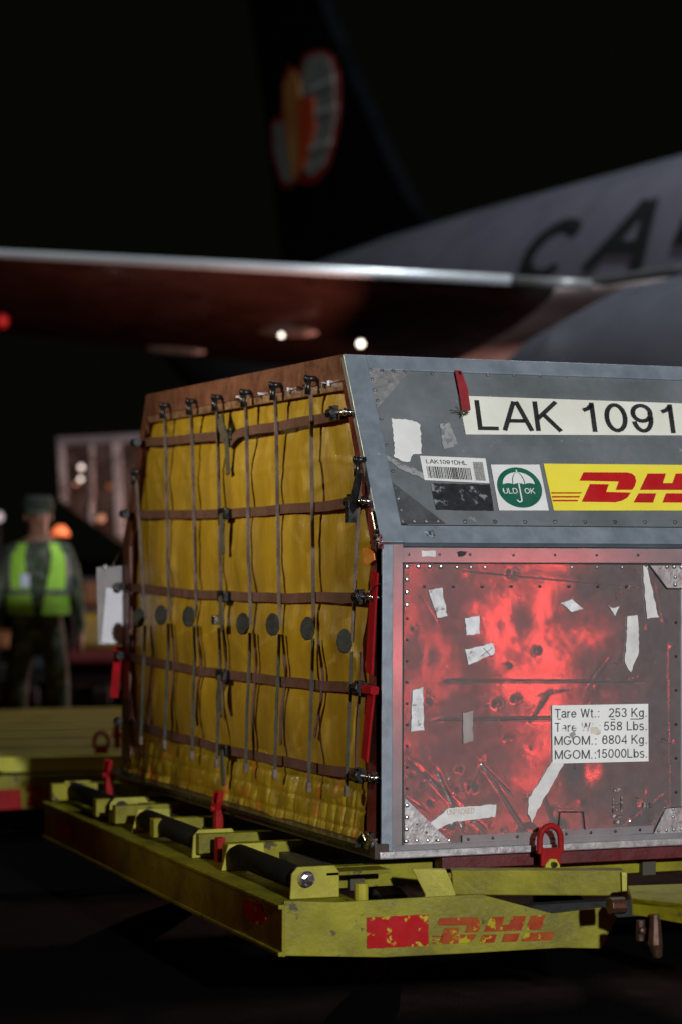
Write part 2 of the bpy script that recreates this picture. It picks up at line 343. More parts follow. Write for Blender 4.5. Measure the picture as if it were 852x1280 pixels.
def fz(x, y): p = FP(x, y); return p.x, p.z-ZB
CREASES = []
for (a, b, amp, wd) in [((568, 852), (790, 853), 0.0022, 0.006), ((560, 901), (690, 899), 0.0032, 0.007), ((606, 962), (650, 1030), 0.0014, 0.005),
                        ((610, 965), (630, 985), 0.002, 0.004), ((548, 970), (575, 1030), 0.0012, 0.01), ((835, 820), (838, 1000), 0.0007, 0.006),
                        ((520, 960), (600, 1035), 0.0012, 0.012), ((590, 715), (800, 735), 0.0012, 0.02), ((820, 1000), (770, 1040), 0.0012, 0.008)]:
    CREASES.append((*fz(*a), *fz(*b), amp, wd))
PITS = [(*fz(622, 880), 0.014, 0.0018), (*fz(645, 874), 0.012, 0.0016), (*fz(640, 717), 0.014, 0.002), (*fz(590, 985), 0.014, 0.002), (*fz(640, 780), 0.07, 0.0016),
        (*fz(530, 820), 0.05, 0.0014), (*fz(700, 1035), 0.02, 0.004), (*fz(560, 1028), 0.018, 0.005), (*fz(815, 1028), 0.016, 0.004), (*fz(730, 960), 0.05, 0.0025)]
xr = FP(503, 850).x                              # inner edge of the corner post
zt = FP(504, 703).z-ZB; zb_ = FP(504, 1056).z-ZB # panel top and bottom
xc = 1.095                                       # centre post
REC = 0.006
def rolled_uv(o):                                 # rolling direction of the sheet runs across the panel
    uv = o.data.uv_layers.new(name='UVMap')
    for lp in o.data.loops:
        c = o.data.vertices[lp.vertex_index].co; uv.data[lp.index].uv = (c.z*.3, c.x*.3)
    return o
_rn = random.Random(11)
for _ in range(45):                               # many small knocks, most of them low on the sheet
    _x = _rn.uniform(505, 850); _y = 1045-abs(_rn.gauss(0, 110)) if _rn.random() < .7 else _rn.uniform(705, 1045)
    _r = _rn.uniform(0.004, 0.011); PITS.append((*fz(_x, _y), _r, _r*_rn.uniform(-.2, .2)))
for _ in range(16):
    _x = _rn.uniform(508, 845); _y = _rn.uniform(900, 1040) if _rn.random() < .7 else _rn.uniform(720, 900); _a = _rn.uniform(0, 3.1); _l = _rn.uniform(5, 30)
    CREASES.append((*fz(_x, _y), *fz(_x+_l*math.cos(_a), _y+_l*math.sin(_a)), _rn.uniform(.0004, .0013), _rn.uniform(.003, .006)))
def lower_panel(x0, x1, n):
    return MB().grid(lambda u, v: V((x0+(x1-x0)*u, REC-dent(x0+(x1-x0)*u, zb_+(zt-zb_)*v), ZB+zb_+(zt-zb_)*v)), n, n)
rolled_uv(lower_panel(xr, xc, 360).build('lower_panel', alu, CT, smooth=True, label='dented bare aluminium panel reflecting red light'))
rolled_uv(lower_panel(xc+0.05, LN-0.07, 60).build('lower_panel', alu, CT, smooth=True))
def fbox(x0, x1, z0, z1, out=0.0, th=0.03): return MB().box(((x0+x1)/2, -out+th/2, ZB+(z0+z1)/2), (x1-x0, th, z1-z0))
x490 = FP(490, 850).x
fbox(0, x490, 0.012, H1-0.002, 0.006, 0.05).build('corner_post', rail_grey, CT, bevel=0.003)
fbox(x490, xr, zb_, H1-0.002, 0.0, 0.03).build('post_flange', rail_alu, CT, bevel=0.001)
zmid = FP(504, 681).z-ZB
fbox(xr, LN-0.07, zt, H1-0.012, 0.0, 0.03).build('waist_rail', rail_alu, CT, bevel=0.001)
fbox(x490, LN, 0.012, zb_, 0.004, 0.04).build('bottom_rail', rail_alu, CT, bevel=0.003)
fbox(-0.01, LN, -0.012, 0.012, 0.018, 0.08).build('base_edge', alu_plate, CT, bevel=0.004)
fbox(LN-0.07, LN, 0.012, H1-0.002, 0.006, 0.05).build('corner_post', rail_grey, CT, bevel=0.003)
fbox(xc, xc+0.05, zb_, zt, -0.001, 0.02).build('centre_post', rail_alu, CT, bevel=0.002)
fbox(xr-0.003, xc, zt-0.004, zt, 0.0015, 0.005).build('panel_seam', seam_m, CT)
fbox(xr-0.002, xr+0.003, zb_, zt-0.004, 0.0015, 0.005).build('panel_seam', seam_m, CT)
# bottom strip with bolts
def fpoly(pts, o, th=0.002): return MB().prism([FP(x, y, o) for x, y in pts], FN, th)
def spoly(pts, o, th=0.001): return MB().prism([SP(x, y, o) for x, y in pts], SN, th)
OV = (450, 660); S2 = 852/402
fpoly(fx([(268, 815), (775, 788), (775, 808), (268, 838)], S2, OV), 0.001, 0.004).build('kick_strip', rail_alu, CT)
fpoly(fx([(118, 715), (240, 835), (118, 842)], S2, OV), -0.0005, 0.003).build('gusset_plate', alu_plate, CT)
fpoly(fx([(765, 100), (852, 100), (852, 160), (812, 160)], S2, OV), -0.0005, 0.003).build('gusset_plate', alu_plate, CT)
fpoly(fx([(808, 740), (864, 738), (864, 806), (774, 812)], S2, OV), -0.0005, 0.003).build('gusset_plate', alu_plate, CT)
def outline(pts, o, wd, th, fn=fpoly):
    mb = MB(); P = [FP(x, y, o) for x, y in pts]
    for a, b in zip(P[:-1], P[1:]): mb.beam(a, b, th, wd, (0, 0, 1) if abs((b-a).z) < abs((b-a).x) else (1, 0, 0))
    return mb
outline(fx([(595, 800), (590, 752), (528, 752), (525, 795)], S2, OV), 0.001, 0.003, 0.003).build('patch_edge', seam_m, CT)
outline(fx([(268, 838), (268, 815)], S2, OV), 0.001, 0.003, 0.003).build('patch_edge', seam_m, CT)
outline(fx([(774, 812), (808, 742), (860, 738)], S2, OV), 0.001, 0.003, 0.003).build('patch_edge', seam_m, CT)
outline(fx([(765, 98), (812, 160), (852, 160)], S2, OV), 0.001, 0.003, 0.003).build('patch_edge', seam_m, CT)
# rivets of the lower front
rv = MB(); dk = MB()
def row(mb, a, b, n, o=0.0, r=0.006, fn=FP, nn=FN):
    for i in range(n):
        t = i/max(1, n-1); mb.rivet(fn(a[0]+(b[0]-a[0])*t, a[1]+(b[1]-a[1])*t, o), nn, r)
z2 = lambda p: (p[0]/S2+OV[0], p[1]/S2+OV[1])
row(rv, z2((124, 102)), z2((214, 102)), 4, -0.002, 0.0075); row(rv, z2((124, 136)), z2((124, 204)), 3, -0.002, 0.0075)
row(rv, z2((256, 104)), z2((330, 104)), 3, -0.002, 0.005); row(dk, z2((170, 155)), z2((705, 155)), 8, -0.002, 0.005)
row(dk, z2((128, 70)), z2((290, 70)), 3, 0, 0.005); row(dk, z2((405, 72)), z2((735, 72)), 4, 0, 0.005)
row(rv, z2((560, 104)), z2((760, 104)), 4, -0.002, 0.005)
row(rv, z2((812, 103)), z2((850, 103)), 3, 0.0025, 0.007); row(rv, z2((834, 130)), z2((834, 150)), 2, 0.0025, 0.007)
row(rv, z2((124, 735)), z2((122, 830)), 4, 0.0005, 0.0075); row(rv, z2((150, 828)), z2((235, 828)), 4, 0.0005, 0.0065); row(dk, z2((150, 785)), z2((200, 828)), 3, 0.0005, 0.004)
row(dk, z2((285, 825)), z2((740, 800)), 8, 0.001, 0.0055); row(rv, z2((828, 745)), z2((828, 765)), 2, 0.0015, 0.006); row(rv, z2((790, 802)), z2((850, 798)), 4, 0.0015, 0.0065)
row(dk, z2((124, 240)), z2((124, 690)), 9, -0.002, 0.0045); row(dk, z2((836, 250)), z2((836, 700)), 6, -0.002, 0.005)
rv.build('rivets', rivet_m, CT, kind='stuff'); dk.build('rivets', dark_rivet, CT, kind='stuff')

# ---- sloping upper side
def spp(x, v, o=0): e = V((0, INS, HT-H1)).normalized(); return V((x, 0, ZB+H1))+e*v+SN*o
SL = math.hypot(INS, HT-H1)
xs = SP(484, 600).x
vtop = SL-0.055; vbot = (SP(600, 657).z-ZB-H1)/(HT-H1)*SL
sx = (SP(474, 560).x - SP(446, 560).x)
def srect(x0, x1, v0, v1, o, th): return MB().prism([spp(x0, v0, o), spp(x1, v0, o), spp(x1, v1, o), spp(x0, v1, o)], SN, th)
MB().grid(lambda u, v: spp(sx+(LN-0.07-sx)*u, vbot+(vtop-vbot)*v, -0.005+0.0012*mn.noise(V((u*7, 2, v*3)))), 80, 30).build('upper_panel', grey_paint, CT, smooth=True)
srect(-0.002, sx, 0.004, SL, 0.004, 0.03).build('sloping_post', rail_grey, CT, bevel=0.003)
srect(sx, LN-0.07, 0.004, vbot, 0.0015, 0.03).build('upper_waist_rail', rail_grey, CT, bevel=0.001)
srect(sx, LN-0.07, vtop, SL, 0.003, 0.03).build('top_rail', rail_grey, CT, bevel=0.002)
srect(LN-0.07, LN, 0.004, SL, 0.004, 0.03).build('sloping_post', rail_grey, CT, bevel=0.003)
srect(sx, LN-0.07, vbot-0.003, vbot, 0.003, 0.004).build('panel_seam', seam_m, CT)
O1 = (420, 420); S1 = 852/432
O8 = (440, 430); S8 = 852/220
spoly(fx([(68, 112), (278, 130), (120, 312)], S8, O8), -0.001, 0.003).build('gusset_plate', alu_plate, CT, label='light triangular riveted corner plate')
spoly(fx([(185, 662), (450, 868), (222, 868)], S8, O8), -0.001, 0.003).build('gusset_plate', dark_plate, CT, label='dark triangular riveted corner plate')
rv = MB(); z8 = lambda p: (p[0]/S8+O8[0], p[1]/S8+O8[1])
k = dict(fn=SP, nn=SN)
row(rv, z8((86, 124)), z8((252, 134)), 4, -0.001, 0.0085, **k); row(rv, z8((95, 172)), z8((122, 274)), 3, -0.001, 0.0085, **k)
row(rv, z8((209, 696)), z8((235, 802)), 3, -0.001, 0.0085, **k); row(rv, z8((242, 858)), z8((414, 858)), 4, -0.001, 0.0085, **k)
row(rv, z8((385, 142)), z8((385, 142)), 1, -0.003, 0.0075, **k); row(rv, z8((655, 150)), z8((1540, 162)), 8, -0.004, 0.0075, **k)
row(rv, z8((140, 362)), z8((195, 615)), 3, -0.004, 0.007, **k); row(rv, z8((545, 860)), z8((1560, 862)), 8, -0.004, 0.0085, **k)
rv.build('rivets', rivet_m, CT, kind='stuff')

def on_slope(q, o): return lambda u, v: SP(*q(u, v), o)
def on_front(q, o): return lambda u, v: FP(*q(u, v), o)
def qrect(fn, u0, v0, u1, v1, mb, n, th=0.0006): return mb.prism([fn(u0, v0), fn(u1, v0), fn(u1, v1), fn(u0, v1)], n, th)
def jag(pts, amp, seed, step=5):
    rnd = random.Random(seed); out = []
    for i in range(len(pts)):
        a = pts[i]; b = pts[(i+1) % len(pts)]; L = math.hypot(b[0]-a[0], b[1]-a[1]); n = max(1, int(L/step))
        for j in range(n):
            t = j/n; out.append((a[0]+(b[0]-a[0])*t+rnd.uniform(-amp, amp), a[1]+(b[1]-a[1])*t+rnd.uniform(-amp, amp)))
    return out
# id sticker
idq = quad((572, 494.5), (930, 507), (930, 544), (581.5, 543))
st = MB().prism([SP(*p, -0.001) for p in ((572, 494.5), (930, 507), (930, 544.5), (581.5, 543))], SN, 0.001).build('id_sticker', cream_st, CT, label='long cream sticker with large black container number')
tq = quad((592, 501), (843, 509), (843, 540), (598, 537)); 
idf = on_slope(quad((592, 500), (839, 505.5), (844, 541.5), (597, 537.5)), 0.0003)
_tot = max(v[0] for v in stroke2d('LAK 1091')[0])-0.02
_a = (max(v[0] for v in stroke2d('LAK')[0])-0.02)/_tot; _b = (min(v[0] for v in [q for q in stroke2d('LAK 1')[0][-6:]])-0.02)/_tot
text('LAK', lambda u, v: idf(u*_a, v)).build('lettering', ink, st); text('1091', lambda u, v: idf(_b+(1-_b)*u, v)).build('lettering', ink, st)
# barcode sticker
bq = quad((524, 569.6), (606, 573), (611, 604), (530, 600))
st = MB().prism([SP(*bq(u, v), -0.001) for u, v in ((0, 0), (1, 0), (1, 1), (0, 1))], SN, 0.001).build('barcode_sticker', white_st, CT)
bf = on_slope(bq, 0.0003)
text('LAK1091DHL', lambda u, v: bf(0.08+0.62*u, 0.70+0.17*v)).build('lettering', ink, st)
mb = MB(); u = 0.07; rnd = random.Random(3)
while u < 0.73:
    wd = rnd.choice((0.006, 0.006, 0.012, 0.016)); qrect(bf, u, 0.10, u+wd, 0.58, mb, SN); u += wd+rnd.choice((0.006, 0.009, 0.012))
mb.build('barcode', ink, st, kind='stuff')
mb = MB()
for i in range(26): qrect(bf, 0.79+(i % 2)*0.01, 0.10+i*0.029, 0.95, 0.113+i*0.029, mb, SN)
mb.build('barcode', ink, st, kind='stuff')
MB().prism([SP(*p, -0.001) for p in jag(fx([(232, 363), (378, 366), (387, 430), (245, 428)], S1, O1), 0.5, 2)], SN, 0.001).build('black_sticker', black_st, CT)
# uld ok sticker
uq = quad((612.7, 580.7), (673.5, 580.7), (685.3, 638), (623, 638))
st = MB().prism([SP(*uq(u, v), -0.001) for u, v in ((0, 0), (1, 0), (1, 1), (0, 1))], SN, 0.001).build('approval_sticker', white_st, CT)
uf = lambda o: (lambda x, y: SP(*uq(0.5+x*0.452, 0.5+y*0.44), o))
disc = uf(0.0003); MB().prism([disc(math.cos(t*math.pi/20), math.sin(t*math.pi/20)) for t in range(40)], SN, 0.0008).build('green_disc', green_st, st)
wf = uf(0.0008); mb = MB()
top = [(0.72*math.cos(a), 0.16+0.60*math.sin(a)) for a in [math.pi*i/16 for i in range(17)]]
sc_ = []
for k_ in range(3):
    c = -0.48+0.48*k_
    for i in range(1, 6 if k_ < 2 else 5): t = math.pi*(1-i/6); sc_.append((c+0.24*math.cos(t), 0.12+0.10*math.sin(t)))
mb.prism([wf(*p) for p in top+sc_], SN, 0.0006)
mb.prism([wf(-0.03, 0.2), wf(0.03, 0.2), wf(0.03, -0.60), wf(-0.03, -0.60)], SN, 0.0006)
arc = [(-0.10+0.13*math.cos(t), -0.60+0.14*math.sin(t)) for t in [-math.pi*i/8 for i in range(9)]]
arc2 = [(-0.10+0.07*math.cos(t), -0.60+0.08*math.sin(t)) for t in [-math.pi*i/8 for i in range(9)]]
mb.prism([wf(*p) for p in arc+arc2[::-1]], SN, 0.0006)
mb.prism([wf(-0.03, 0.74), wf(0.03, 0.74), wf(0.02, 0.88), wf(-0.02, 0.88)], SN, 0.0006); mb.build('umbrella_emblem', white_st, st)
gf = uf(0.0012); mb = MB()
for s_ in (-1, 1):
    for i in range(6):
        a0 = math.pi/2*i/6; a1 = math.pi/2*(i+1)/6
        p0 = (s_*0.27*math.sin(math.pi/2-a0), 0.16+0.58*math.sin(a0)); p1 = (s_*0.27*math.sin(math.pi/2-a1), 0.16+0.58*math.sin(a1))
        mb.prism([gf(p0[0]-.02, p0[1]), gf(p0[0]+.02, p0[1]), gf(p1[0]+.02, p1[1]), gf(p1[0]-.02, p1[1])], SN, 0.0004)
mb.build('umbrella_ribs', green_st, st)
text('ULD', lambda u, v: wf(-0.78+0.66*u, -0.30+0.27*v)).build('lettering', white_st, st); text('OK', lambda u, v: wf(0.20+0.46*u, -0.30+0.27*v)).build('lettering', white_st, st)
# express logo
LETS = [[(305, 90), (545, 91), (572, 97), (590, 112), (597, 138), (590, 165), (575, 187), (483, 187), (500, 141), (282, 136)],
        [(340, 155), (445, 157), (430, 199), (567, 203), (548, 230), (518, 248), (480, 256), (295, 253)],
        [(660, 97), (762, 97), (745, 150), (797, 150), (816, 97), (918, 97), (882, 188), (617, 187)],
        [(610, 207), (708, 207), (690, 258), (582, 257)], [(762, 207), (872, 207), (850, 258), (742, 257)],
        [(950, 97), (1055, 97), (1022, 188), (915, 188)], [(905, 207), (1120, 207), (1095, 258), (884, 258)]]
O9 = (660, 570); S9 = 852/192
LB = [[(125, 201), (296, 201), (291, 208), (127, 208)], [(129, 222), (286, 222), (281, 230), (131, 230)], [(133, 243), (276, 243), (271, 251), (135, 251)],
      [(1150, 201), (1330, 201), (1330, 208), (1146, 208)], [(1140, 222), (1330, 222), (1330, 230), (1136, 230)], [(1130, 243), (1330, 243), (1330, 251), (1126, 251)]]
st = spoly(fx([(83, 42), (1345, 54), (1400, 302), (140, 302)], S9, O9), -0.001, 0.001).build('logo_sticker', yellow_st, CT, label='yellow sticker with slanted red express logo')
mb = MB()
for P in LETS+LB: mb.prism([SP(x, y, 0.0003) for x, y in fx(P, S9, O9)], SN, 0.0008)
mb.build('logo_lettering', red_st, st)
# torn paper and tape on the slope
MB().prism([SP(*p, -0.001) for p in jag(fx([(190, 358), (300, 372), (328, 395), (335, 530), (290, 535), (275, 572), (232, 562), (200, 540), (205, 500)], S8, O8), 0.9, 5, 3)], SN, 0.001).build('torn_sticker', white_st, CT)
scuff = pmat('scuffed_paint', (0.36, 0.36, 0.33), (0.22, 0.23, 0.23), 30, 0.55, wear=(0.17, 0.18, 0.19), wlo=0.52, wscale=40)
MB().prism([SP(*p, -0.0014) for p in jag(fx([(80, 490), (100, 500), (220, 570), (340, 620), (350, 655), (240, 610), (120, 530), (85, 515)], S8, O8), 0.7, 9, 4)], SN, 0.001).build('tape_residue', scuff, CT)
MB().prism([SP(*p, -0.0014) for p in jag(fx([(420, 385), (470, 380), (515, 490), (440, 510)], S8, O8), 1.2, 19, 4)], SN, 0.001).build('tape_residue', scuff, CT)
spoly(fx([(230, 868), (270, 868), (265, 873), (232, 873)], S8, O8), 0.003, 0.001).build('scratch', seam_m, CT)
MB().prism([SP(*p, 0.004) for p in jag(fx([(345, 905), (390, 900), (415, 935), (360, 930)], S8, O8), 1.4, 12, 2)], SN, 0.001).build('pen_scribble', pmat('scribble', (0.03, 0.03, 0.03), (0.05, 0.05, 0.05), 20, 0.6, wear=(0.22, 0.26, 0.29), wlo=0.5, wscale=90), CT)
# red pull tab
tb = [(495, 125), (528, 128), (558, 215), (572, 318), (530, 322), (515, 225)]
MB().prism([SP(*p, 0.012) for p in fx(tb, S8, O8)], SN, 0.005).build('pull_tab', red_tab, CT, bevel=0.001)
mb = MB().rivet(SP(*z8((517, 142)), 0.012), SN, 0.008); mb.build('tab_stud', bright_steel, CT)
mb = MB()
for a in range(9): 
    t = a*0.7; mb.tube([SP(*z8((540+22*math.cos(t), 330+12*math.sin(t))), 0.010), SP(*z8((540+26*math.cos(t+2.2), 330+16*math.sin(t+2.2))), 0.016)], 0.0015, 5)
for d in ((470, 318), (478, 332), (500, 300), (520, 360)): mb.tube([SP(*z8((535, 328)), 0.010), SP(*z8(d), 0.004)], 0.0011, 5)
mb.build('tab_string', pmat('string', (0.12, 0.10, 0.04), (0.05, 0.04, 0.02), 30, 0.8), CT)

# ---- weight sticker
O3 = (660, 860); S3 = 852/192
wp = fx([(130, 97), (663, 88), (665, 407), (133, 420)], S3, O3)
st = fpoly(wp, 0.0008, 0.0015).build('weight_sticker', white_st, CT, label='white sticker with four lines of tare and gross weights')
def wtext(body, x0, x1, yb, cap=50, mb=None):
    def fn(u, v):
        x = x0+(x1-x0)*u; return FP(x/S3+O3[0], (yb-(x-400)*0.012-v*cap)/S3+O3[1], 0.0016)
    return text(body, fn, mb=mb)
mb = wtext('Tare Wt.:', 145, 392, 163); wtext('253 Kg.', 442, 655, 163, mb=mb); wtext('MGOM.:', 143, 376, 314, mb=mb); wtext('6804 Kg.', 408, 655, 312, mb=mb)
wtext('558 Lbs.', 418, 655, 237, mb=mb); wtext('MGOM.:', 145, 374, 392, mb=mb); wtext('15000Lbs.', 378, 657, 389, mb=mb)
for a, b, y in ((455, 480, 171), (565, 618, 170), (160, 180, 170)): mb.prism([FP(x/S3+O3[0], q/S3+O3[1], 0.0016) for x, q in ((a, y), (b, y), (b, y+5), (a, y+5))], FN, 0.0005)
mb.build('lettering', pmat('label_ink', (0.05, 0.05, 0.06), (0.07, 0.07, 0.08), 8, 0.5), st)
wtext('Tare Wt.:', 145, 398, 240).build('lettering', pmat('worn_label_ink', (0.05, 0.05, 0.06), (0.1, 0.1, 0.1), 8, 0.5, wear=(0.7, 0.69, 0.66), wlo=0.5, wscale=30), st)
fpoly(jag(fx([(345, 222), (375, 215), (405, 245), (385, 262), (345, 250)], S3, O3), 0.8, 4, 2), 0.0022, 0.0005).build('smudge', tan_m, st)
fpoly(jag(fx([(228, 258), (250, 240), (262, 262), (240, 285)], S3, O3), 0.9, 4, 2), 0.0022, 0.0005).build('smudge', pmat('dark_smudge', (0.12, 0.13, 0.11), (0.3, 0.3, 0.28), 40, 0.7), st)
# tape scraps and torn stickers on the dented panel
scr = [[(180, 165), (215, 158), (230, 232), (205, 238)], [(278, 240), (315, 232), (315, 280), (280, 285)], [(278, 322), (352, 305), (355, 335), (285, 362)],
       [(138, 430), (165, 422), (168, 535), (135, 540)], [(270, 490), (298, 485), (297, 565), (272, 572)], [(530, 198), (560, 188), (590, 215), (560, 222)],
       [(708, 232), (735, 230), (738, 330), (715, 382), (700, 360)], [(748, 100), (758, 104), (790, 238), (758, 240)], [(655, 205), (668, 214), (686, 208), (674, 232)],
       [(185, 782), (235, 742), (360, 732), (356, 765), (240, 780), (190, 805)], [(510, 615), (540, 622), (470, 745), (455, 780), (443, 755), (447, 715)],
       [(162, 60), (198, 60), (198, 76), (163, 76)]]
for i, p in enumerate(scr):
    o = 0.0015 if i == 11 else -0.001
    mt = torn_st if i not in (9, 10, 11, 6, 7) else pmat('paper_tape', (0.68, 0.67, 0.64), (0.52, 0.50, 0.46), 14, 0.5, 0, 0.2, 50, wear=(0.45, 0.36, 0.18), wlo=0.70, wscale=22)
    if i == 4: mt = pmat('dim_residue', (0.34, 0.30, 0.28), (0.25, 0.2, 0.18), 20, 0.5)
    s_ = fpoly(jag(fx(p, S2, OV), 0.75, i+30, 4), o, 0.001).build('tape_scrap', mt, CT)
    if i == 9:
        tqd = quad((557.5, 1012), (592, 1010), (592, 1016.5), (558, 1019)); text('UNPACKED', lambda u, v: FP(*tqd(u, v), 0.0)).build('lettering', faint_ink, s_)
    if i == 2:
        mb = MB(); 
        for a, b in (((325, 318), (348, 342)), ((348, 318), (318, 340))): mb.beam(FP(*z2(a), 0.0), FP(*z2(b), 0.0), 0.001, 0.006, (0, -1, 0))
        mb.build('red_scribble', pmat('scribble_red', (0.35, 0.06, 0.02), (0.3, 0.2, 0.05), 20, 0.6), s_)
rnd = random.Random(5); mb = MB()
for i in range(60):
    cx, cy = rnd.uniform(508, 845), rnd.uniform(705, 1040); a = rnd.gauss(1.2, 0.5); L = rnd.uniform(2, 11)
    mb.beam(FP(cx, cy, -0.0025), FP(cx+math.cos(a)*L, cy+math.sin(a)*L, -0.0025), 0.0008, 0.0009, (0, -1, 0))
mb.build('scratches', bright_steel, CT, kind='stuff')
fpoly(jag(fx([(255, 62), (285, 62), (275, 74), (260, 76)], S2, OV), 0.6, 8, 2), 0.0012, 0.001).build('paint_chip', seam_m, CT)
# faint stencil marks low on the panel
mb = MB()
for (x, y, w_, h_) in ((672, 690, 16, 8), (668, 715, 3, 40), (690, 712, 3, 38), (676, 730, 10, 3), (676, 745, 10, 3), (668, 760, 26, 7), (672, 775, 20, 8), (748, 728, 6, 14), (758, 730, 3, 16), (765, 728, 8, 12)):
    mb.prism([FP(*z2(q), 0.0) for q in ((x, y), (x+w_, y), (x+w_, y+h_), (x, y+h_))], FN, 0.0015)
mb.build('stencil_marks', pmat('stencil_ink', (0.05, 0.045, 0.045), (0.08, 0.07, 0.07), 10, 0.6, wear=(0.4, 0.36, 0.36), wlo=0.52, wscale=60), CT, kind='stuff')

# ---- body: roof, far sides, back wall, floor
MB().prism([(0.03, INS, ZB+HT-0.004), (LN, INS, ZB+HT-0.004), (LN, WD-INS, ZB+HT-0.004), (0.03, WD-INS, ZB+HT-0.004)], (0, 0, 1), 0.02).build('roof_panel', grey_paint, CT)
MB().prism([(LN-0.01, 0.01, ZB), (LN-0.01, 0.01, ZB+H1), (LN-0.01, INS+.01, ZB+HT-.01), (LN-0.01, WD-INS-.01, ZB+HT-.01), (LN-0.01, WD-.01, ZB+H1), (LN-0.01, WD-.01, ZB)], (1, 0, 0), 0.02).build('end_panel', alu_plate, CT)
MB().prism([(0.03, WD, ZB+.012), (LN, WD, ZB+.012), (LN, WD, ZB+H1), (0.03, WD, ZB+H1)], (0, 1, 0), 0.02).build('rear_panel', alu_plate, CT)
MB().prism([(0.03, WD, ZB+H1), (LN, WD, ZB+H1), (LN, WD-INS, ZB+HT-.005), (0.03, WD-INS, ZB+HT-.005)], (0, HT-H1, INS), 0.02).build('rear_upper_panel', grey_paint, CT)
MB().box((LN/2+0.02, WD/2, ZB), (LN-0.06, WD-0.1, 0.02)).build('floor_plate', alu_plate, CT)
# ---- tarp end: frame
def ybr(z):                                       # near boundary of the end frame at height z
    return 0 if z < H1 else INS*(z-H1)/(HT-H1)
hz = XP(420, 478).z-ZB                            # header's lower edge
TX = 0.0
MB().prism([(TX, ybr(HT)-0.0, ZB+HT+0.002), (TX, WD-ybr(HT), ZB+HT+0.002), (TX, WD-ybr(hz), ZB+hz), (TX, ybr(hz), ZB+hz)], TN, 0.03).build('header_rail', red_lit_rail, CT, bevel=0.002, label='header rail with red lamp glow painted in, with strap hooks')
MB().prism([(TX+.004, ybr(hz)+.06, ZB+hz), (TX+.004, WD-ybr(hz)-.06, ZB+hz), (TX+.004, WD-ybr(hz)-.06, ZB+hz-.028), (TX+.004, ybr(hz)+.06, ZB+hz-.028)], TN, 0.02).build('track_rail', pmat('tarp_track', (0.10, 0.035, 0.03), (0.3, 0.2, 0.12), 30, 0.5, 0.3), CT)
for s_ in (0, 1):
    F_ = (lambda y: y) if s_ == 0 else (lambda y: WD-y)
    MB().prism([(TX, F_(ybr(hz)), ZB+hz), (TX, F_(0), ZB+H1), (TX, F_(.095), ZB+H1), (TX, F_(ybr(hz)+.065), ZB+hz)], TN, 0.03).build('side_rail', red_glow_rail if s_ == 0 else red_lit_rail, CT, bevel=0.002)
    MB().prism([(TX, F_(0), ZB+H1), (TX, F_(0), ZB+.012), (TX, F_(.125), ZB+.012), (TX, F_(.095), ZB+H1)], TN, 0.03).build('side_rail', red_glow_rail if s_ == 0 else red_lit_rail, CT, bevel=0.002)
MB().box((0.0, WD/2, ZB+0.012), (0.05, WD+0.02, 0.05)).build('sill_rail', pmat('dark_sill', (0.06, 0.04, 0.03), (0.04, 0.025, 0.02), 8, 0.5, 0.3), CT, bevel=0.004)
# red glow at the top corner lies in the near rail's colour
# ---- tarp
ZS = 0.235
YV = []                                           # (y of each vertical strap)
for x, y in ((388, 560), (344, 560), (307, 560), (271, 560), (239, 560), (206, 560)): YV.append(XP(x, y, -0.03).y)
HS = [1.429, 1.132, 0.822, 0.527, 0.245]
def tarp_x(y, z):
    b = 0.038*math.sin(math.pi*min(1, max(0, y/WD)))**0.6*math.sin(math.pi*min(1, max(0, z/1.5)))**0.5
    s = 1.0
    for h in HS: s -= 0.30*math.exp(-((z-h)/0.07)**2)
    for yv in YV: s -= 0.08*math.exp(-((y-yv)/0.06)**2)
    n = 0.0045*mn.noise(V((y*8+z*8, 9.1, z*2.2-y*2.2)))+0.016*mn.noise(V((y*2.0, 1.3, z*2.2)))+0.006*mn.noise(V((y*5+z*4, 7.7, z*6)))+0.004*mn.noise(V((y*10, 2.7, z*13-y*9)))+0.0016*mn.noise(V((y*34+z*20, 4.4, z*30)))
    n += 0.004*math.exp(-((z-1.27+0.03*mn.noise(V((y*3,0,0))))/0.006)**2)+0.010*mn.noise(V((y*1.1+5, 3.3, z*1.6)))*(1.4-z*.5)
    r1 = mn.noise(V((y*2.5-z*4.0, 12.7, z*1.2+y))); n += 0.005*max(0, 1-abs(r1)*5)
    return 0.025-b*max(0.25, s)-n*0.75
def tarp_pt(u, v):
    z = ZS-0.03+(hz-0.012-ZS+0.03)*v
    e = ybr(z); y0 = e+(0.115 if z < H1 else 0.085)+0.012*math.sin(z*9)+0.008*math.sin(z*31); y1 = WD-e-0.035-0.015*math.sin(z*7+1)
    # side edges are pulled in between the strap rows
    for i, h in enumerate(HS[:-1]):
        hm = (h+HS[i+1])/2; y0 += 0.03*math.exp(-((z-hm)/0.07)**2); y1 -= 0.035*math.exp(-((z-hm)/0.07)**2)
    y = y0+(y1-y0)*u
    edge = min(u, 1-u)
    return V((tarp_x(y, z)+0.02*math.exp(-edge*40), y, ZB+z))
MB().grid(tarp_pt, 190, 130).build('tarp', tarp_m, CT, smooth=True, label='gold fabric tarp door')
def skirt_pt(u, v):
    z = 0.03+(ZS+0.02-0.03)*v; y = 0.13+(WD-0.18)*u
    cell = abs(((y/0.075) % 1)-0.5)*2; cz = abs(((z/0.062) % 1)-0.5)*2
    x = tarp_x(y, ZS-.03)-0.022*(1-v)**1.4+0.006
    x -= 0.0075*math.sqrt(max(0, 1-cell**4))*math.sqrt(max(0, 1-cz**4))+0.008*mn.noise(V((y*9, 3, z*14)))+0.01*mn.noise(V((y*3, 8, z*5)))
    return V((x, y, ZB+z))
MB().grid(skirt_pt, 380, 40).build('tarp_skirt', skirt_m, CT, smooth=True, label='quilted lower hem of the gold tarp')
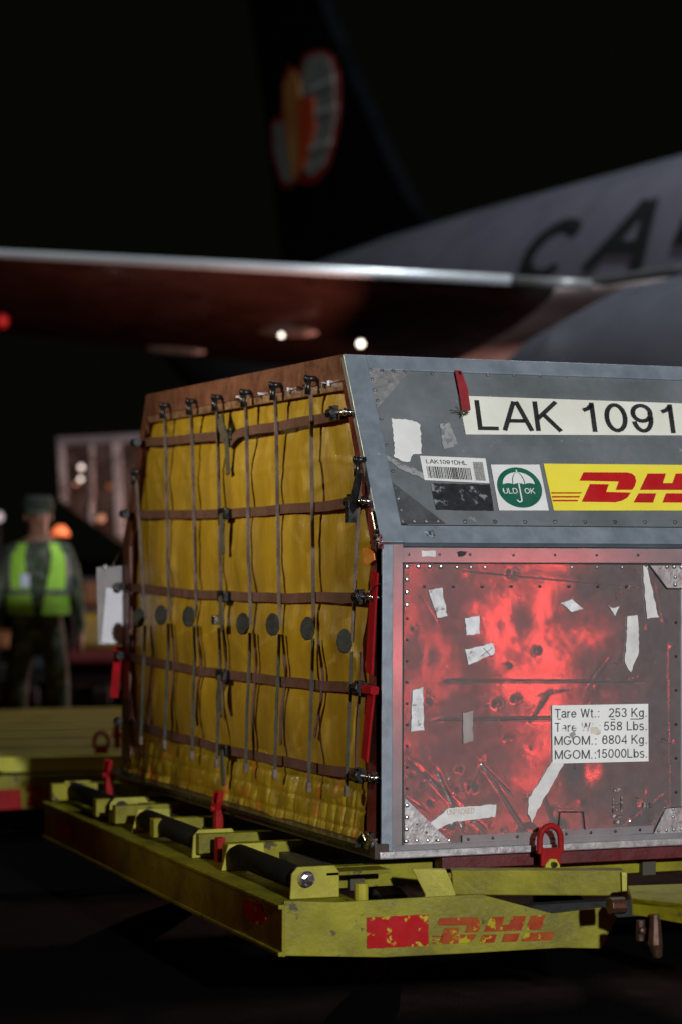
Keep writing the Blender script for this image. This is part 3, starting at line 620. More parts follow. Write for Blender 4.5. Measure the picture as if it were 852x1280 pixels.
MB().box((-0.045, WD/2, ZB+0.028), (0.05, WD-0.1, 0.012)).build('skirt_edge', black_steel, CT)

# ---- webbing
def hook(mb, p, r=0.012):
    p = V(p); mb.tube([p+V((0.02, 0, 0)), p+V((-0.02, 0, 0))], r*0.75, 8); mb.tube([p+V((-0.018, 0, 0.0)), p+V((-0.026, 0, 0))], r*1.1, 8)
for k_, h in enumerate(HS):
    path = []; n = 60; rn = random.Random(k_)
    ya = ybr(h)+0.03; yb = WD-ybr(h)-0.03
    for i in range(n+1):
        y = ya+(yb-ya)*i/n; z = h-0.018*math.sin(math.pi*i/n)+0.006*mn.noise(V((y*3, k_, 0)))
        yt = XP(290, 560).y
        if k_ == 0: z -= 0.035*math.exp(-((y-yt)/0.06)**2)
        xx = tarp_x(y, z)-0.012
        path.append((min(xx, 0.02-0.03*min(1, i/4, (n-i)/4)), y, ZB+z))
    sp_ = MB().ribbon(path, (0, 0, 1), 0.034, 0.005).build('horizontal_strap', web_red_lit, CT)
    mb = MB()
    for yy in (ya+0.07, ya+0.095): mb.box((-0.03, yy, ZB+h), (0.02, 0.016, 0.05))
    mb.tube([(-0.035, ya+0.06, ZB+h), (-0.035, ya+0.11, ZB+h)], 0.018, 8)
    mb.build('ratchet', black_steel, sp_, bevel=0.002)
    mb = MB(); hook(mb, (-0.005, ya-0.005, ZB+h)); mb.tube([(-0.02, ya, ZB+h), (-0.03, ya+.06, ZB+h)], 0.006, 6); mb.build('stud', bright_steel, sp_, smooth=True)
    mb = MB(); hook(mb, (-0.005, yb+0.005, ZB+h)); mb.tube([(-0.03, yb-0.05, ZB+h), (-0.03, yb, ZB+h)], 0.018, 8); mb.build('stud', black_steel, sp_)
    # adjuster with hanging tail near the middle
    ym = XP(289, 640).y; zz = h-0.02; xx = tarp_x(ym, zz)-0.03; hl = 0.15 if k_ < 2 else 0.13
    MB().box((xx, ym, ZB+zz), (0.02, 0.09, 0.045)).build('adjuster', black_steel, sp_, bevel=0.006)
    pts = [(xx-0.01, ym-0.005*i, ZB+zz-hl*i/5) for i in range(6)]
    MB().ribbon(pts, (0, 1, 0), 0.034, 0.006).build('strap_tail', web_green, sp_)
    if k_ == 0:
        MB().ribbon([(xx, ym+0.10, ZB+zz+0.075), (xx-0.01, ym+0.05, ZB+zz+0.03), (xx-0.012, ym, ZB+zz-0.01)], (0, 1, 0.4), 0.04, 0.006).build('strap_tail', web_green, sp_)
ly = [XP(x, y, -0.045).y for x, y in ((383, 776), (341, 776), (305, 776), (269, 776), (238, 776), (204, 776))]
bzs = [XP(x, y, -0.05).z-ZB for x, y in ((380, 787), (339, 782), (303, 781), (268, 775), (237, 772), (203, 770))]
ends = [XP(x, y, -0.05).z-ZB for x, y in ((384, 985), (340, 968), (303, 960), (270, 955), (238, 945), (207, 932))]
def vert_strap(y0, z0, yb_, zb2, ze, k_, metal=False, hooked=True, x0=-0.02, lean=0):
    top = V((x0, y0, ZB+z0)); n = 14; P = []
    for i in range(n+1):
        t = i/n; y = y0+(yb_-y0)*t; z = z0+(zb2-z0)*t
        P.append(V((min(tarp_x(y, z)-0.012, -0.018) if i else x0, y, ZB+z)))
    s_ = MB().ribbon(P, (1, 0.55, 0), 0.016, 0.004).build('vertical_strap', web_grey, CT)
    # cam buckle
    b = P[-1]
    mt = bright_steel if metal else web_green
    mb = MB(); hh = 0.04
    if metal:
        mb.box(b+V((-0.012, 0, 0)), (0.03, 0.034, 0.035)); mb.build('cam_buckle', bright_steel, s_, bevel=0.004)
    else:
        bn_ = V((-.45, -.9, 0)).normalized(); bs_ = V((.9, -.45, 0)).normalized(); b2_ = b+V((-.022, 0, 0))-bs_*.004*(k_ % 3)
        mb.prism([b2_+bs_*dy+V((0, 0, dz)) for dy, dz in ((-0.008, 0.045), (0.010, 0.042), (0.022, 0.022), (0.024, -0.010), (0.014, -0.034), (-0.006, -0.038), (-0.020, -0.026), (-0.026, 0.0), (-0.022, 0.024))], bn_, 0.016)
        mb.build('cam_buckle', pmat('buckle_cloth', (0.035, 0.033, 0.022), (0.018, 0.017, 0.012), 30, 0.8, 0, 0.4, 120, spec=0.2), s_, bevel=0.006)
    # lower half down to the sill and the loose, curling tail
    Q = []
    for i in range(9):
        t = i/8; z = zb2-0.03+(ze-zb2+0.03)*t; y = yb_-0.012*t
        Q.append(V((min(tarp_x(y, max(z, .25))-0.012, -0.02)-0.02*t, y, ZB+z)))
    MB().ribbon(Q, (1, 0.6, 0), 0.014, 0.004).build('lower_strap', web_green, s_)
    e = Q[-1]; mb = MB(); mb.box(e, (0.015, 0.018, 0.035)); mb.build('hook', web_grey, s_, bevel=0.003)
    rn = random.Random(k_*3+1); T = []; ph = rn.uniform(0, 6); amp = rn.uniform(0.02, 0.05)
    for i in range(13):
        t = i/12; z = zb2-0.03-t*rn.uniform(0.36, 0.38) if False else zb2-0.03-t*(0.34+0.05*(k_ % 3)); y = yb_-0.03-amp*math.sin(t*3.6+ph*0.3)
        T.append(V((min(tarp_x(y, max(z, .25))-0.008, 0.0)-0.004, y, ZB+z)))
    MB().ribbon(T, (0.9, 0.6, 0), 0.013, 0.003).build('strap_tail', web_red_lit, s_)
    if hooked:
        mb = MB(); mb.tube([top+V((0.02, 0, 0.035)), top+V((-0.012, 0, 0.035))], 0.010, 8); mb.tube([top+V((-0.012, 0, 0.035)), top+V((-0.02, 0, 0.035))], 0.013, 8)
        mb.tube([top+V((-0.008, 0, 0.03)), top+V((-0.01, 0, -0.02))], 0.011, 7); mb.build('stud', black_steel, s_, smooth=True)
    return s_
hooksy = [XP(x, y, -0.02).y for x, y in ((388, 475), (344, 483), (307, 492), (271, 498), (239, 503), (206, 508))]
hooksz = [XP(x, y, -0.02).z-ZB for x, y in ((388, 475), (344, 483), (307, 492), (271, 498), (239, 503), (206, 508))]
for i in range(6): vert_strap(hooksy[i], hooksz[i]-0.03, ly[i], bzs[i], ends[i], i, metal=(i == 3))
p = XP(449, 588, -0.02); q = XP(428, 803, -0.05); e = XP(431, 990, -0.05)
vert_strap(p.y, p.z-ZB, q.y, q.z-ZB, e.z-ZB, 7)
p = XP(170, 600, -0.02); q = XP(173, 773, -0.05); e = XP(171, 925, -0.05)
vert_strap(p.y, p.z-ZB, q.y, q.z-ZB, e.z-ZB, 8)
# buckle in the near strap, red straps down the near rail
mb = MB(); a = XP(449, 590, -.03); b = XP(438, 640, -.04); mb.tube([a, (a+b)/2, b], [0.012, 0.014, 0.016], 8); mb.box(b, (0.03, 0.03, 0.07)); mb.build('hook_assembly', black_steel, CT)
for pts in ([(468, 715), (464, 780), (461, 842)], [(464, 862), (459, 905), (455, 950)]):
    MB().ribbon([XP(x, y, -0.022) for x, y in pts], (0, 1, 0), 0.05, 0.006).build('red_strap', web_red, CT)
MB().box(XP(459, 862, -0.02), (0.03, 0.12, 0.028)).build('strap_keeper', web_red, CT, bevel=0.005)
mb = MB(); mb.tube([XP(474, 730, -0.02), XP(462, 737, -0.03), XP(455, 746, -0.035)], 0.003, 6); mb.build('wire_tie', bright_steel, CT)
# orange patch and corner casting
mb = MB(); mb.tube([XP(445, 600, -.0), XP(443, 640, -.0)], [0.004, 0.004], 5); mb.build('cord', web_green, CT)
MB().prism([XP(x, y, -0.012) for x, y in ((452, 686), (459, 684), (466, 690), (467, 700), (459, 706), (453, 702), (455, 695))], TN, .004).build('kink_orange_patch', pmat('orange_patch', (0.75, 0.18, 0.03), (0.6, 0.3, 0.03), 30, .5), CT)
mb = MB()
for q in ((471, 672), (473, 682)): mb.box(XP(*q, -.012), (.02, .035, .022))
mb.tube([XP(466, 640, -.006), XP(470, 662, -.010), XP(475, 684, -.006)], .008, 8); mb.build('kink_bracket', bright_steel, CT, bevel=.002)
cc = XP(462, 1055, -0.02); mb = MB(); rn = random.Random(2)
mb.box(cc+V((0, 0.02, 0.005)), (0.035, 0.09, 0.03)); mb.tube([cc+V((-0.02, 0.06, 0)), cc+V((-0.02, 0.0, 0.035)), cc+V((-0.02, -0.04, 0.0))], 0.009, 7); mb.tube([cc+V((-0.02, -0.02, -.01)), cc+V((-0.02, -0.055, .04))], 0.012, 7)
mb.build('corner_casting', bright_steel, CT, bevel=0.004)
# studs and the small lugs under the header
mb = MB()
for x, y in ((374, 486), (381, 484), (403, 481), (410, 479), (324, 494), (296, 498), (360, 488)): mb.box(XP(x, y, -0.004), (0.012, 0.012, 0.018))
mb.build('header_lugs', bright_steel, CT)

# ================================================================== document pouch hanging at the far corner
pz = WD+0.02
PN = -FW.copy(); PN.z = 0; PN.normalize()
P0 = V((-0.06, WD+0.01, ZB+0.6))
po = thing('document_pouch', 'clear plastic pouch with a white sheet, hanging at the far edge of the gold tarp', 'pouch', P0)
MB().prism([on(x, y, P0, PN) for x, y in ((121, 709), (157, 707), (160, 760), (157, 806), (123, 806), (122, 755))], PN, 0.012).build('pouch', plastic, po)
MB().prism([on(x, y, P0+PN*0.006, PN) for x, y in ((133, 735), (157, 736), (153, 805), (127, 803))], PN, 0.002).build('paper_sheet', paper, po)
mb = MB(); mb.tube([on(140, 709, P0, PN), on(150, 690, P0, PN)], 0.004, 5); mb.tube([on(131, 706, P0+PN*.01, PN), on(134, 711, P0+PN*.01, PN)], 0.012, 6); mb.build('pouch_cord', bright_steel, po)
rs = MB().ribbon([on(149, 808, P0, PN), on(146, 840, P0, PN), on(143, 872, P0, PN)], RT, 0.035, 0.006).build('red_tie_strap', web_red)
rs['label'] = 'dark red tie strap hanging below the document pouch'; rs['category'] = 'strap'

# ================================================================== DOLLIES
DZ = ZB
def dolly_local(root, O, vis=True):
    """O = origin offset from the reference dolly's position"""
    zt_, zl = DZ-0.115, DZ-0.275                  # perimeter frame: top and bottom
    A = V((-0.395, -0.165, 0)); Bk = V((-0.27, 3.12, 0))                      # left side
    Nn = V((0.62, -0.385, 0))                                              # nose of the near plate, beside the drawbar
    sd = (Bk-A).normalized(); sn = V((-sd.y, sd.x, 0))
    if sn.x > 0: sn = -sn
    def side(a, b, nrm, name, mat=yel, th=0.012, zt0=zt_, zl0=zl):
        return MB().prism([V((a.x, a.y, zt0))+O, V((b.x, b.y, zt0))+O, V((b.x, b.y, zl0))+O, V((a.x, a.y, zl0))+O], nrm, th).build(name, mat, root, bevel=0.003)
    side(A, Bk, sn, 'side_beam')
    W2 = 3.15                                     # far side of the dolly along X
    def mir(p): return V((W2-0.8-p.x+0.05, p.y, p.z))
    for zz_ in (zt_-0.008, zl+0.008): MB().beam(V((A.x, A.y, zz_))+sn*.004+O, V((Bk.x, Bk.y, zz_))+sn*.004+O, 0.016, 0.014).build('flange_lip', yel, root, bevel=0.003)
    side(mir(A), mir(Bk), V((1, 0, 0)), 'side_beam')
    side(Bk, mir(Bk), V((0, 1, 0)), 'rear_beam')
    # top flange of the side beam (the tread the rollers stand over)
    fl = MB().prism([V((A.x+.006, A.y+.01, zt_-.004))+O, V((Bk.x+.006, Bk.y, zt_-.004))+O, V((Bk.x+.30, Bk.y, zt_-.004))+O, V((A.x+.26, A.y+.01, zt_-.004))+O], (0, 0, 1), 0.01)
    fl.build('tread_plate', yel, root)
    return A, Bk, Nn, zt_, zl, mir

def latch(name_, p, h=0.10, tilt=0.0, loop=False, mat=redp, root=None, w_=0.035):
    p = V(p); mb = MB()
    if loop:
        for s_ in (-1, 1): pass
        n = 12; P = []
        for i in range(n+1):
            t = math.pi*i/n; P.append(p+V((0.038*math.cos(t), 0, h*0.62+0.045*math.sin(t))))
        P = [p+V((0.038, 0, h*0.30))]+P+[p+V((-0.038, 0, h*0.30))]
        mb.tube(P, 0.011, 8); mb.box(p+V((0, 0, h*0.22)), (0.070, 0.014, h*0.42))
    else:
        mb.box(p+V((0, 0, h*0.35)), (0.03, w_, h*0.75))
        mb.tube([p+V((-0.005, 0.0, h*0.45)), p+V((-0.005, -0.025, h*0.8)), p+V((-0.0, -0.030, h*1.05))], 0.012, 7)
        mb.tube([p+V((-0.005, 0.0, h*0.45)), p+V((-0.005, 0.028, h*0.78)), p+V((-0.0, 0.020, h*1.05))], 0.012, 7)
        mb.tube([p+V((-0.03, 0.0, h*0.6)), p+V((0.03, 0, h*0.6))], 0.012, 7)
    return mb.build(name_, mat, root, smooth=False, bevel=0.003)

def dolly(label, O=V((0, 0, 0)), front=True):
    root = thing('cargo_dolly', label, 'dolly', V((1.1, 1.5, 0))+O, 'yellow container dollies')
    A, Bk, Nn, zt_, zl, mir = dolly_local(root, O)
    # near (front) plates, chamfered toward the drawbar
    fn_ = V((Nn-A).normalized()); nn = V((fn_.y, -fn_.x, 0))
    if nn.y > 0: nn = -nn
    def up(x, y, d=0): return on(x, y, A+nn*d, nn)+O
    fp = MB().prism([up(x, y) for x, y in ((355, 1126), (420, 1128), (600, 1118), (690, 1142), (755, 1134), (771, 1146), (752, 1186), (700, 1185), (600, 1191), (480, 1197), (355, 1195))], nn, 0.014).build('front_plate', yel, root, bevel=0.003)
    MB().prism([mir(p-O)+O for p in [up(x, y) for x, y in ((355, 1126), (600, 1118), (755, 1134), (752, 1186), (355, 1195))]], (nn.x*-1, nn.y, 0), 0.014).build('front_plate', yel, root)
    MB().prism([up(x, y, 0.003) for x, y in jag([(458, 1147), (535, 1143), (535, 1182), (458, 1186)], 0.4, 3)], nn, 0.002).build('red_block', red_worn, fp)
    mb = MB()
    for P in LETS:
        mb.prism([up(545+(x-282)/(1120-282)*148, 1181-(258-y)/(258-90)*33-(x-282)/840*6, 0.003) for x, y in P], nn, 0.002)
    for P in LB[:3]: mb.prism([up(541+(x-140)/(296-140)*12, 1181-(258-y)/168*33, 0.003) for x, y in P], nn, 0.002)
    mb.build('logo_lettering', red_worn2, fp)
    sn = V((-(Bk-A).y, (Bk-A).x, 0)).normalized()
    if sn.x > 0: sn = -sn
    sb = [o for o in root.children if o.name.startswith('side_beam')][0]
    for pts in ([(303, 1125), (325, 1130), (333, 1148), (322, 1158), (306, 1144)], [(74, 1028), (88, 1032), (90, 1046), (76, 1042)]):
        MB().prism([on(x, y, A+sn*0.003, sn)+O for x, y in jag(pts, 1.2, 4)], sn, 0.002).build('red_mark', red_worn, sb)
    # drawbar brace over the near plate and the drawbar itself
    a = ZP(563, 1087, DZ-0.03); b = ZP(779, 1088, DZ-0.03); bd = (b-a).normalized(); bn = V((bd.y, -bd.x, 0)); bn = -bn if bn.y > 0 else bn
    ub = lambda x, y, d=0: on(x, y, a+bn*d, bn)+O
    MB().prism([ub(x, y) for x, y in ((563, 1088), (779, 1088), (779, 1120), (566, 1119))], bn, 0.07).build('brace_beam', yel, root, bevel=0.004)
    MB().prism([ub(x, y, 0.004) for x, y in ((514, 1086), (556, 1087), (563, 1101), (569, 1119), (560, 1137), (524, 1137), (531, 1119))], bn, 0.03).build('brace_gusset', yel2, root, bevel=0.003)
    MB().prism([ub(x, y, 0.012) for x, y in ((776, 1090), (783, 1091), (783, 1128), (777, 1128))], bn, 0.09).build('end_plate', yel2, root, bevel=0.002)
    c0 = ZP(784, 1107, DZ-0.06)+O; c1 = ZP(870, 1104, DZ-0.06)+O
    e0 = ZP(789, 1122, DZ-0.075)+O; e1 = ZP(870, 1131, DZ-0.075)+O
    MB().add([c0, c1, e1, e0, c0-V((0, 0, .02)), c1-V((0, 0, .02)), e1-V((0, 0, .02)), e0-V((0, 0, .02))],
             [(0, 1, 2, 3), (7, 6, 5, 4), (0, 4, 5, 1), (1, 5, 6, 2), (2, 6, 7, 3), (3, 7, 4, 0)]).build('drawbar_top', yel, root, bevel=0.002)
    dn = (e1-e0).normalized(); dnn = V((dn.y, -dn.x, 0)); dnn = -dnn if dnn.y > 0 else dnn
    MB().prism([on(x, y, e0-O, dnn)+O for x, y in ((789, 1122), (870, 1131), (870, 1158), (800, 1145), (789, 1144))], dnn, 0.02).build('drawbar_web', yel, root, bevel=0.002)
    pz_ = on(800, 1163, e0-O, dnn)+O
    mb = MB().tube([pz_+V((0, 0, 0.03)), pz_+V((0, 0, -0.03))], 0.014, 8); mb.rivet(pz_+V((0, -.012, 0)), (0, -1, 0), 0.014)
    mb.build('coupling_pin', pmat('greasy_steel', (0.10, 0.05, 0.03), (0.05, 0.03, 0.02), 20, 0.35, 0.6), root); mb = MB()
    q_ = on(818, 1180, e0-O, dnn)+O; mb.tube([q_+V((0, 0, 0.09)), q_, q_+V((0.01, 0, -0.04))], [0.016, 0.024, 0.014], 8)
    mb.build('hitch_lever', MATS['greasy_steel'], root, bevel=0.002); mb = MB()
    q2 = on(772, 1132, e0-O, dnn)+O; mb.tube([q2+V((-.03, 0, 0.0)), q2+V((.02, 0, 0))], 0.026, 10); mb.build('hinge_pin', MATS['greasy_steel'], root, bevel=0.002)
    MB().beam(V((1.05, -0.25, DZ-.16))+O, V((1.15, -1.6, DZ-.26))+O, 0.08, 0.08).build('drawbar', yel, root, bevel=0.004)
    # deck cross members
    MB().box(V((1.06, 0.10, DZ-0.075))+O, (2.55, 0.05, 0.07)).build('deck_beam', yel, root, bevel=0.003)
    MB().box(V((1.36, 0.02, DZ-0.035))+O, (2.3, 0.06, 0.04)).build('deck_beam', deep_red, root, bevel=0.003, label='dark red deck beam under the container')
    for yy in (0.72, 1.02, 1.55, 2.05, 2.32, 3.0):
        MB().box(V((1.0, yy, DZ-0.065))+O, (2.55, 0.05, 0.07)).build('deck_beam', yel, root, bevel=0.003)
    for xx in (-0.06, 1.0, 2.2):
        MB().box(V((xx, 1.55, DZ-0.09))+O, (0.05, 3.0, 0.05)).build('deck_rail', pmat('dark_deck_rail', (0.05, 0.04, 0.02), (0.03, 0.03, 0.02), 8, 0.6), root)
    MB().tube([on(451, 1104, (0, -.12, 0), (0, 1, 0))+O, on(451, 1125, (0, -.12, 0), (0, 1, 0))+O], 0.022, 12).build('stop_post', yel2, root)
    # rollers along the side, each between two brackets
    rx = -0.275
    for (y0, y1) in ((-0.02, 0.64), (1.06, 1.82), (2.24, 3.04)):
        dx = lambda y: rx+(y)*0.035
        r0 = V((dx(y0), y0, DZ-0.062))+O; r1 = V((dx(y1), y1, DZ-0.062))+O
        ro = MB().tube([r0+(r1-r0)*t for t in (0, 0.02, 0.98, 1)], [0.03, 0.038, 0.038, 0.03], 18).build('roller', rubber, root, smooth=True)
        MB().tube([r0-V((0, 0.03, 0)), r1+V((0, 0.03, 0))], 0.012, 8).build('axle', bright_steel, ro)
        br = MB(); yb0 = y0-0.03
        br.prism([V((dx(y0)+dx_, yb0, DZ+dz_))+O for dx_, dz_ in ((-0.025, -0.018), (0.10, -0.018), (0.115, -0.04), (0.115, -0.118), (-0.05, -0.118), (-0.045, -0.04))], (0, -1, 0), 0.012)
        bo = br.build('roller_bracket', yel2, root, bevel=0.003)
        mb = MB().tube([V((dx(y0)-0.0, yb0-0.012, DZ-0.055))+O, V((dx(y0)-0.0, yb0-0.03, DZ-0.055))+O], 0.013, 6); mb.tube([V((dx(y0), yb0-0.004, DZ-0.055))+O, V((dx(y0), yb0-0.016, DZ-0.055))+O], 0.026, 14)
        mb.build('axle_nut', bright_steel if y0 < 0 else black_steel, bo)
        MB().prism([V((dx(y1)+dx_, y1+0.04, DZ+dz_))+O for dx_, dz_ in ((-0.025, -0.028), (0.10, -0.028), (0.115, -0.118), (-0.05, -0.118))], (0, 1, 0), 0.012).build('roller_bracket', yel2, root, bevel=0.003)
        MB().box(V((dx(y0)+0.18, y0+0.02, DZ-0.045))+O, (0.22, 0.10, 0.012)).build('gusset_shelf', yel, root, bevel=0.002)
        # cross roller along X at the near side
    # red container locks along the side
    for (x, y, hh) in ((273, 1040, 0.145), (354, 1050, 0.12), (136, 994, 0.145), (180, 988, 0.12)):
        p = ZP(x, y, DZ-0.07)+O; latch('container_lock', p, hh, root=root)
    p = ZP(275, 1070, DZ-0.10)+O; MB().box(p+V((0, 0, 0.0)), (0.03, 0.04, 0.13)).build('lock_arm', redp, root, bevel=0.004)
    # ring handle lock in front
    p = on(687, 1083, (0, -0.075, 0), (0, 1, 0))+O; lk = latch('ring_lock', p, 0.14, loop=True, root=root)
    MB().prism([p+V((dx_, -.012, dz_)) for dx_, dz_ in ((-0.028, -0.02), (0.032, -0.02), (0.028, 0.005), (0.016, 0.024), (-0.006, 0.026), (-0.022, 0.008))], (0, -1, 0), 0.012).build('lock_ear', yel2, lk)
    MB().tube([p+V((0.004, -.012, .008)), p+V((0.004, -.028, .008))], 0.009, 8).build('lock_bolt', black_steel, lk)
    # wheels
    for wx, wy in ((0.25, 0.55), (1.95, 0.55), (0.25, 2.6), (1.95, 2.6)):
        c = V((wx, wy, 0.16))+O
        wh = MB().lathe(c-V((0.06, 0, 0)), c+V((0.06, 0, 0)), [(0, 0.02), (0, 0.13), (0.12, 0.155), (0.5, 0.16), (0.88, 0.155), (1, 0.13), (1, 0.02)], 20).build('wheel', tyre_m, root, smooth=False)
        MB().lathe(c-V((0.065, 0, 0)), c+V((0.065, 0, 0)), [(0, 0.005), (0, 0.07), (1, 0.07), (1, 0.005)], 14).build('hub', yel, wh)
    for wy in (0.55, 2.6): MB().beam(V((0.1, wy, 0.2))+O, V((2.1, wy, 0.2))+O, 0.06, 0.06).build('axle_beam', tyre_m, root)
    return root
D1 = dolly('yellow roller dolly with red locks and a scratched red logo, right under the cargo container')

# ---- second dolly, further back on the left: planked deck and red front mark
V2 = V((math.sin(yaw), math.cos(yaw), 0)); 
def AD(x, y, depth): return at(x, y, depth)
zt2 = DZ-0.10
D2 = thing('cargo_dolly', 'blurred empty yellow dolly with slatted deck at the left edge, in front of the person', 'dolly', (ZP(20, 980, 0.2)).to_2d().to_3d(), 'yellow container dollies')
c_near = ZP(150, 948, zt2)                         # near right deck corner
XD = V((1, -0.05, 0)).normalized(); YD = V((0.05, 1, 0)).normalized()
def L2(a, b, z): return V((c_near.x, c_near.y, 0))+XD*a+YD*b+V((0, 0, z))
nb = 13; lenY = 4.1
for i in range(nb):
    b0 = 0.10+i*lenY/nb
    MB().prism([L2(1.9, b0, zt2+.0), L2(-1.3, b0, zt2+.0), L2(-1.3, b0+lenY/nb*0.80, zt2+.0), L2(1.9, b0+lenY/nb*0.80, zt2+.0)], (0, 0, 1), 0.03).build('deck_slat', wood_y if i % 2 else pmat('dark_deck', (0.18, 0.135, 0.012), (0.10, 0.07, 0.008), 3, .6), D2)
yel_b = pmat('bright_yellow_paint', (0.46, 0.44, 0.03), (0.36, 0.33, 0.02), 5, 0.6, 0, 0.2, 40)
MB().prism([L2(0.30, -.02, zt2+.02), L2(-0.70, -.02, zt2+.02), L2(-0.62, -.02, zt2-.055), L2(0.30, -.02, zt2-.055)], (0, -1, 0), 0.06).build('brace_beam', yel_b, D2)
MB().prism([L2(-0.72, -.03, zt2+.02), L2(-1.0, -.03, zt2+.02), L2(-1.04, -.03, zt2-.09), L2(-0.66, -.03, zt2-.09)], (0, -1, 0), 0.06).build('brace_gusset', yel2, D2)
fp2 = MB().prism([L2(1.93, -.05, zt2-.07), L2(-1.33, -.05, zt2-.07), L2(-1.33, -.05, zt2-.24), L2(1.93, -.05, zt2-.24)], (0, -1, 0), 0.02).build('front_plate', yel, D2)
Fp2 = lambda x, y, d=0.0: on(x, y, L2(0, -.053-d, 0), -YD)
MB().prism([Fp2(x, y) for x, y in ((-12, 988), (26, 986), (28, 1011), (-12, 1013))], -YD, 0.002).build('red_block', redp, fp2)
mb = MB()
for P in LETS: mb.prism([Fp2(32+(x-282)/840*62, 1009-(258-y)/168*26) for x, y in P], -YD, 0.002)
mb.build('logo_lettering', redp, fp2)
MB().prism([L2(1.93, 0, zt2-.01), L2(1.93, lenY+.1, zt2-.01), L2(1.93, lenY+.1, zt2-.24), L2(1.93, 0, zt2-.24)], (1, 0, 0), 0.03).build('side_beam', yel, D2)
MB().prism([L2(-1.33, 0, zt2-.01), L2(-1.33, lenY+.1, zt2-.01), L2(-1.33, lenY+.1, zt2-.24), L2(-1.33, 0, zt2-.24)], (1, 0, 0), 0.03).build('side_beam', yel, D2)
MB().prism([L2(1.93, lenY+.1, zt2-.01), L2(-1.33, lenY+.1, zt2-.01), L2(-1.33, lenY+.1, zt2-.24), L2(1.93, lenY+.1, zt2-.24)], (0, 1, 0), 0.03).build('rear_beam', yel, D2)
p = on(127, 944, L2(0, .15, 0), -YD); lk = latch('ring_lock', p, 0.12, loop=True, root=D2)
p = on(147, 935, L2(0, .5, 0), -YD); latch('container_lock', p, 0.12, root=D2)
for a_, b_ in ((1.5, 0.7), (-0.9, 0.7), (1.5, 3.4), (-0.9, 3.4)):
    c = L2(a_, b_, 0.16); wh = MB().lathe(c-XD*.06, c+XD*.06, [(0, .02), (0, .13), (.12, .155), (.88, .155), (1, .13), (1, .02)], 16).build('wheel', tyre_m, D2)

# ================================================================== PERSON
def skin_mesh(name, verts, edges, mat, parent, sub=2, root=0, mats=None, face_mat=None):
    me = bpy.data.meshes.new(name); me.from_pydata([v[0] for v in verts], edges, [])
    o = bpy.data.objects.new(name, me); col.objects.link(o)
    o.modifiers.new('skin', 'SKIN'); sv = me.skin_vertices[0].data if me.skin_vertices else None
    if sv is None:
        bm = bmesh.new(); bm.from_mesh(me); bm.verts.layers.skin.verify(); bm.to_mesh(me); bm.free(); sv = me.skin_vertices[0].data
    for i, v in enumerate(verts):
        sv[i].radius = v[1] if isinstance(v[1], tuple) else (v[1], v[1])
        sv[i].use_root = (i == root)
    o.modifiers.new('sub', 'SUBSURF').levels = sub; o.modifiers['sub'].render_levels = sub
    dg = bpy.context.evaluated_depsgraph_get(); dg.update()
    nm = bpy.data.meshes.new_from_object(o.evaluated_get(dg)); bpy.data.objects.remove(o)
    for p_ in nm.polygons: p_.use_smooth = True
    nm.materials.clear()
    for m_ in (mats or [mat]): nm.materials.append(m_)
    if face_mat:
        for p_ in nm.polygons: p_.material_index = face_mat(p_.center)
    ob = bpy.data.objects.new(name, nm); col.objects.link(ob); ob.parent = parent; return ob
camo = pmat('camouflage_cloth', (0.050, 0.075, 0.040), (0.022, 0.035, 0.020), 9, 0.85, 0, 0.2, 60, wear=(0.12, 0.13, 0.09), wlo=0.52, wscale=12)
skin = pmat('skin', (0.26, 0.12, 0.07), (0.22, 0.10, 0.06), 6, 0.5)
vest_m = pmat('vest_green', (0.46, 0.84, 0.08), (0.32, 0.64, 0.06), 8, 0.7, 0, 0.1, 60, emit=None)
vest_dark = pmat('vest_grey_tape', (0.20, 0.20, 0.20), (0.12, 0.12, 0.13), 12, 0.5)
pp = ZP(48, 955, 0.0); pd = 16.8
pb = at(48, 700, pd); pb.z = 0
man = thing('person', 'standing person in camouflage clothes, cap and green reflective vest, behind the empty dolly', 'person', (0, 0, 0))
S = 1.86/1.80
vs = [((0, 0, .95), (.165, .115)), ((0, 0, 1.12), (.155, .105)), ((0, 0, 1.30), (.175, .115)), ((0, 0, 1.44), (.15, .095)), ((0, 0, 1.53), (.058, .058)), ((0, -.01, 1.60), (.072, .08)), ((0, -.012, 1.70), (.078, .095)), ((0, 0, 1.775), (.05, .06)),
      ]
es = [(i, i+1) for i in range(7)]
for s_ in (-1, 1):
    k0 = len(vs)
    vs += [((s_*.18, 0, 1.43), (.07, .07)), ((s_*.235, .01, 1.28), .056), ((s_*.265, .02, 1.13), .046), ((s_*.285, -.03, .98), .038), ((s_*.292, -.06, .88), (.026, .03)), ((s_*.293, -.075, .82), (.016, .034))]
    es += [(3, k0)]+[(k0+i, k0+i+1) for i in range(5)]
    h = k0+5
    for j, (dy, ln) in enumerate(((-.032, .065), (-.012, .078), (.008, .074), (.026, .058))):
        kk = len(vs); vs += [((s_*.294, -.078+dy, .790), .009), ((s_*.290, -.085+dy, .79-ln*.55), .009), ((s_*.278, -.088+dy, .79-ln), .008)]
        es += [(h, kk), (kk, kk+1), (kk+1, kk+2)]
    kk = len(vs); vs += [((s_*.285, -.115, .85), .010), ((s_*.275, -.13, .80), .009)]; es += [(k0+4, kk), (kk, kk+1)]
    k1 = len(vs)
    vs += [((s_*.10, 0, .86), .098), ((s_*.125, -.01, .68), .088), ((s_*.14, -.015, .50), .084), ((s_*.145, .01, .30), .080), ((s_*.15, .02, .12), .070), ((s_*.155, -.01, .055), (.048, .05)), ((s_*.165, -.13, .045), (.045, .038))]
    es += [(0, k1)]+[(k1+i, k1+i+1) for i in range(6)]
boots = pmat('boot_leather', (0.02, 0.017, 0.015), (0.012, 0.01, 0.01), 12, 0.5)
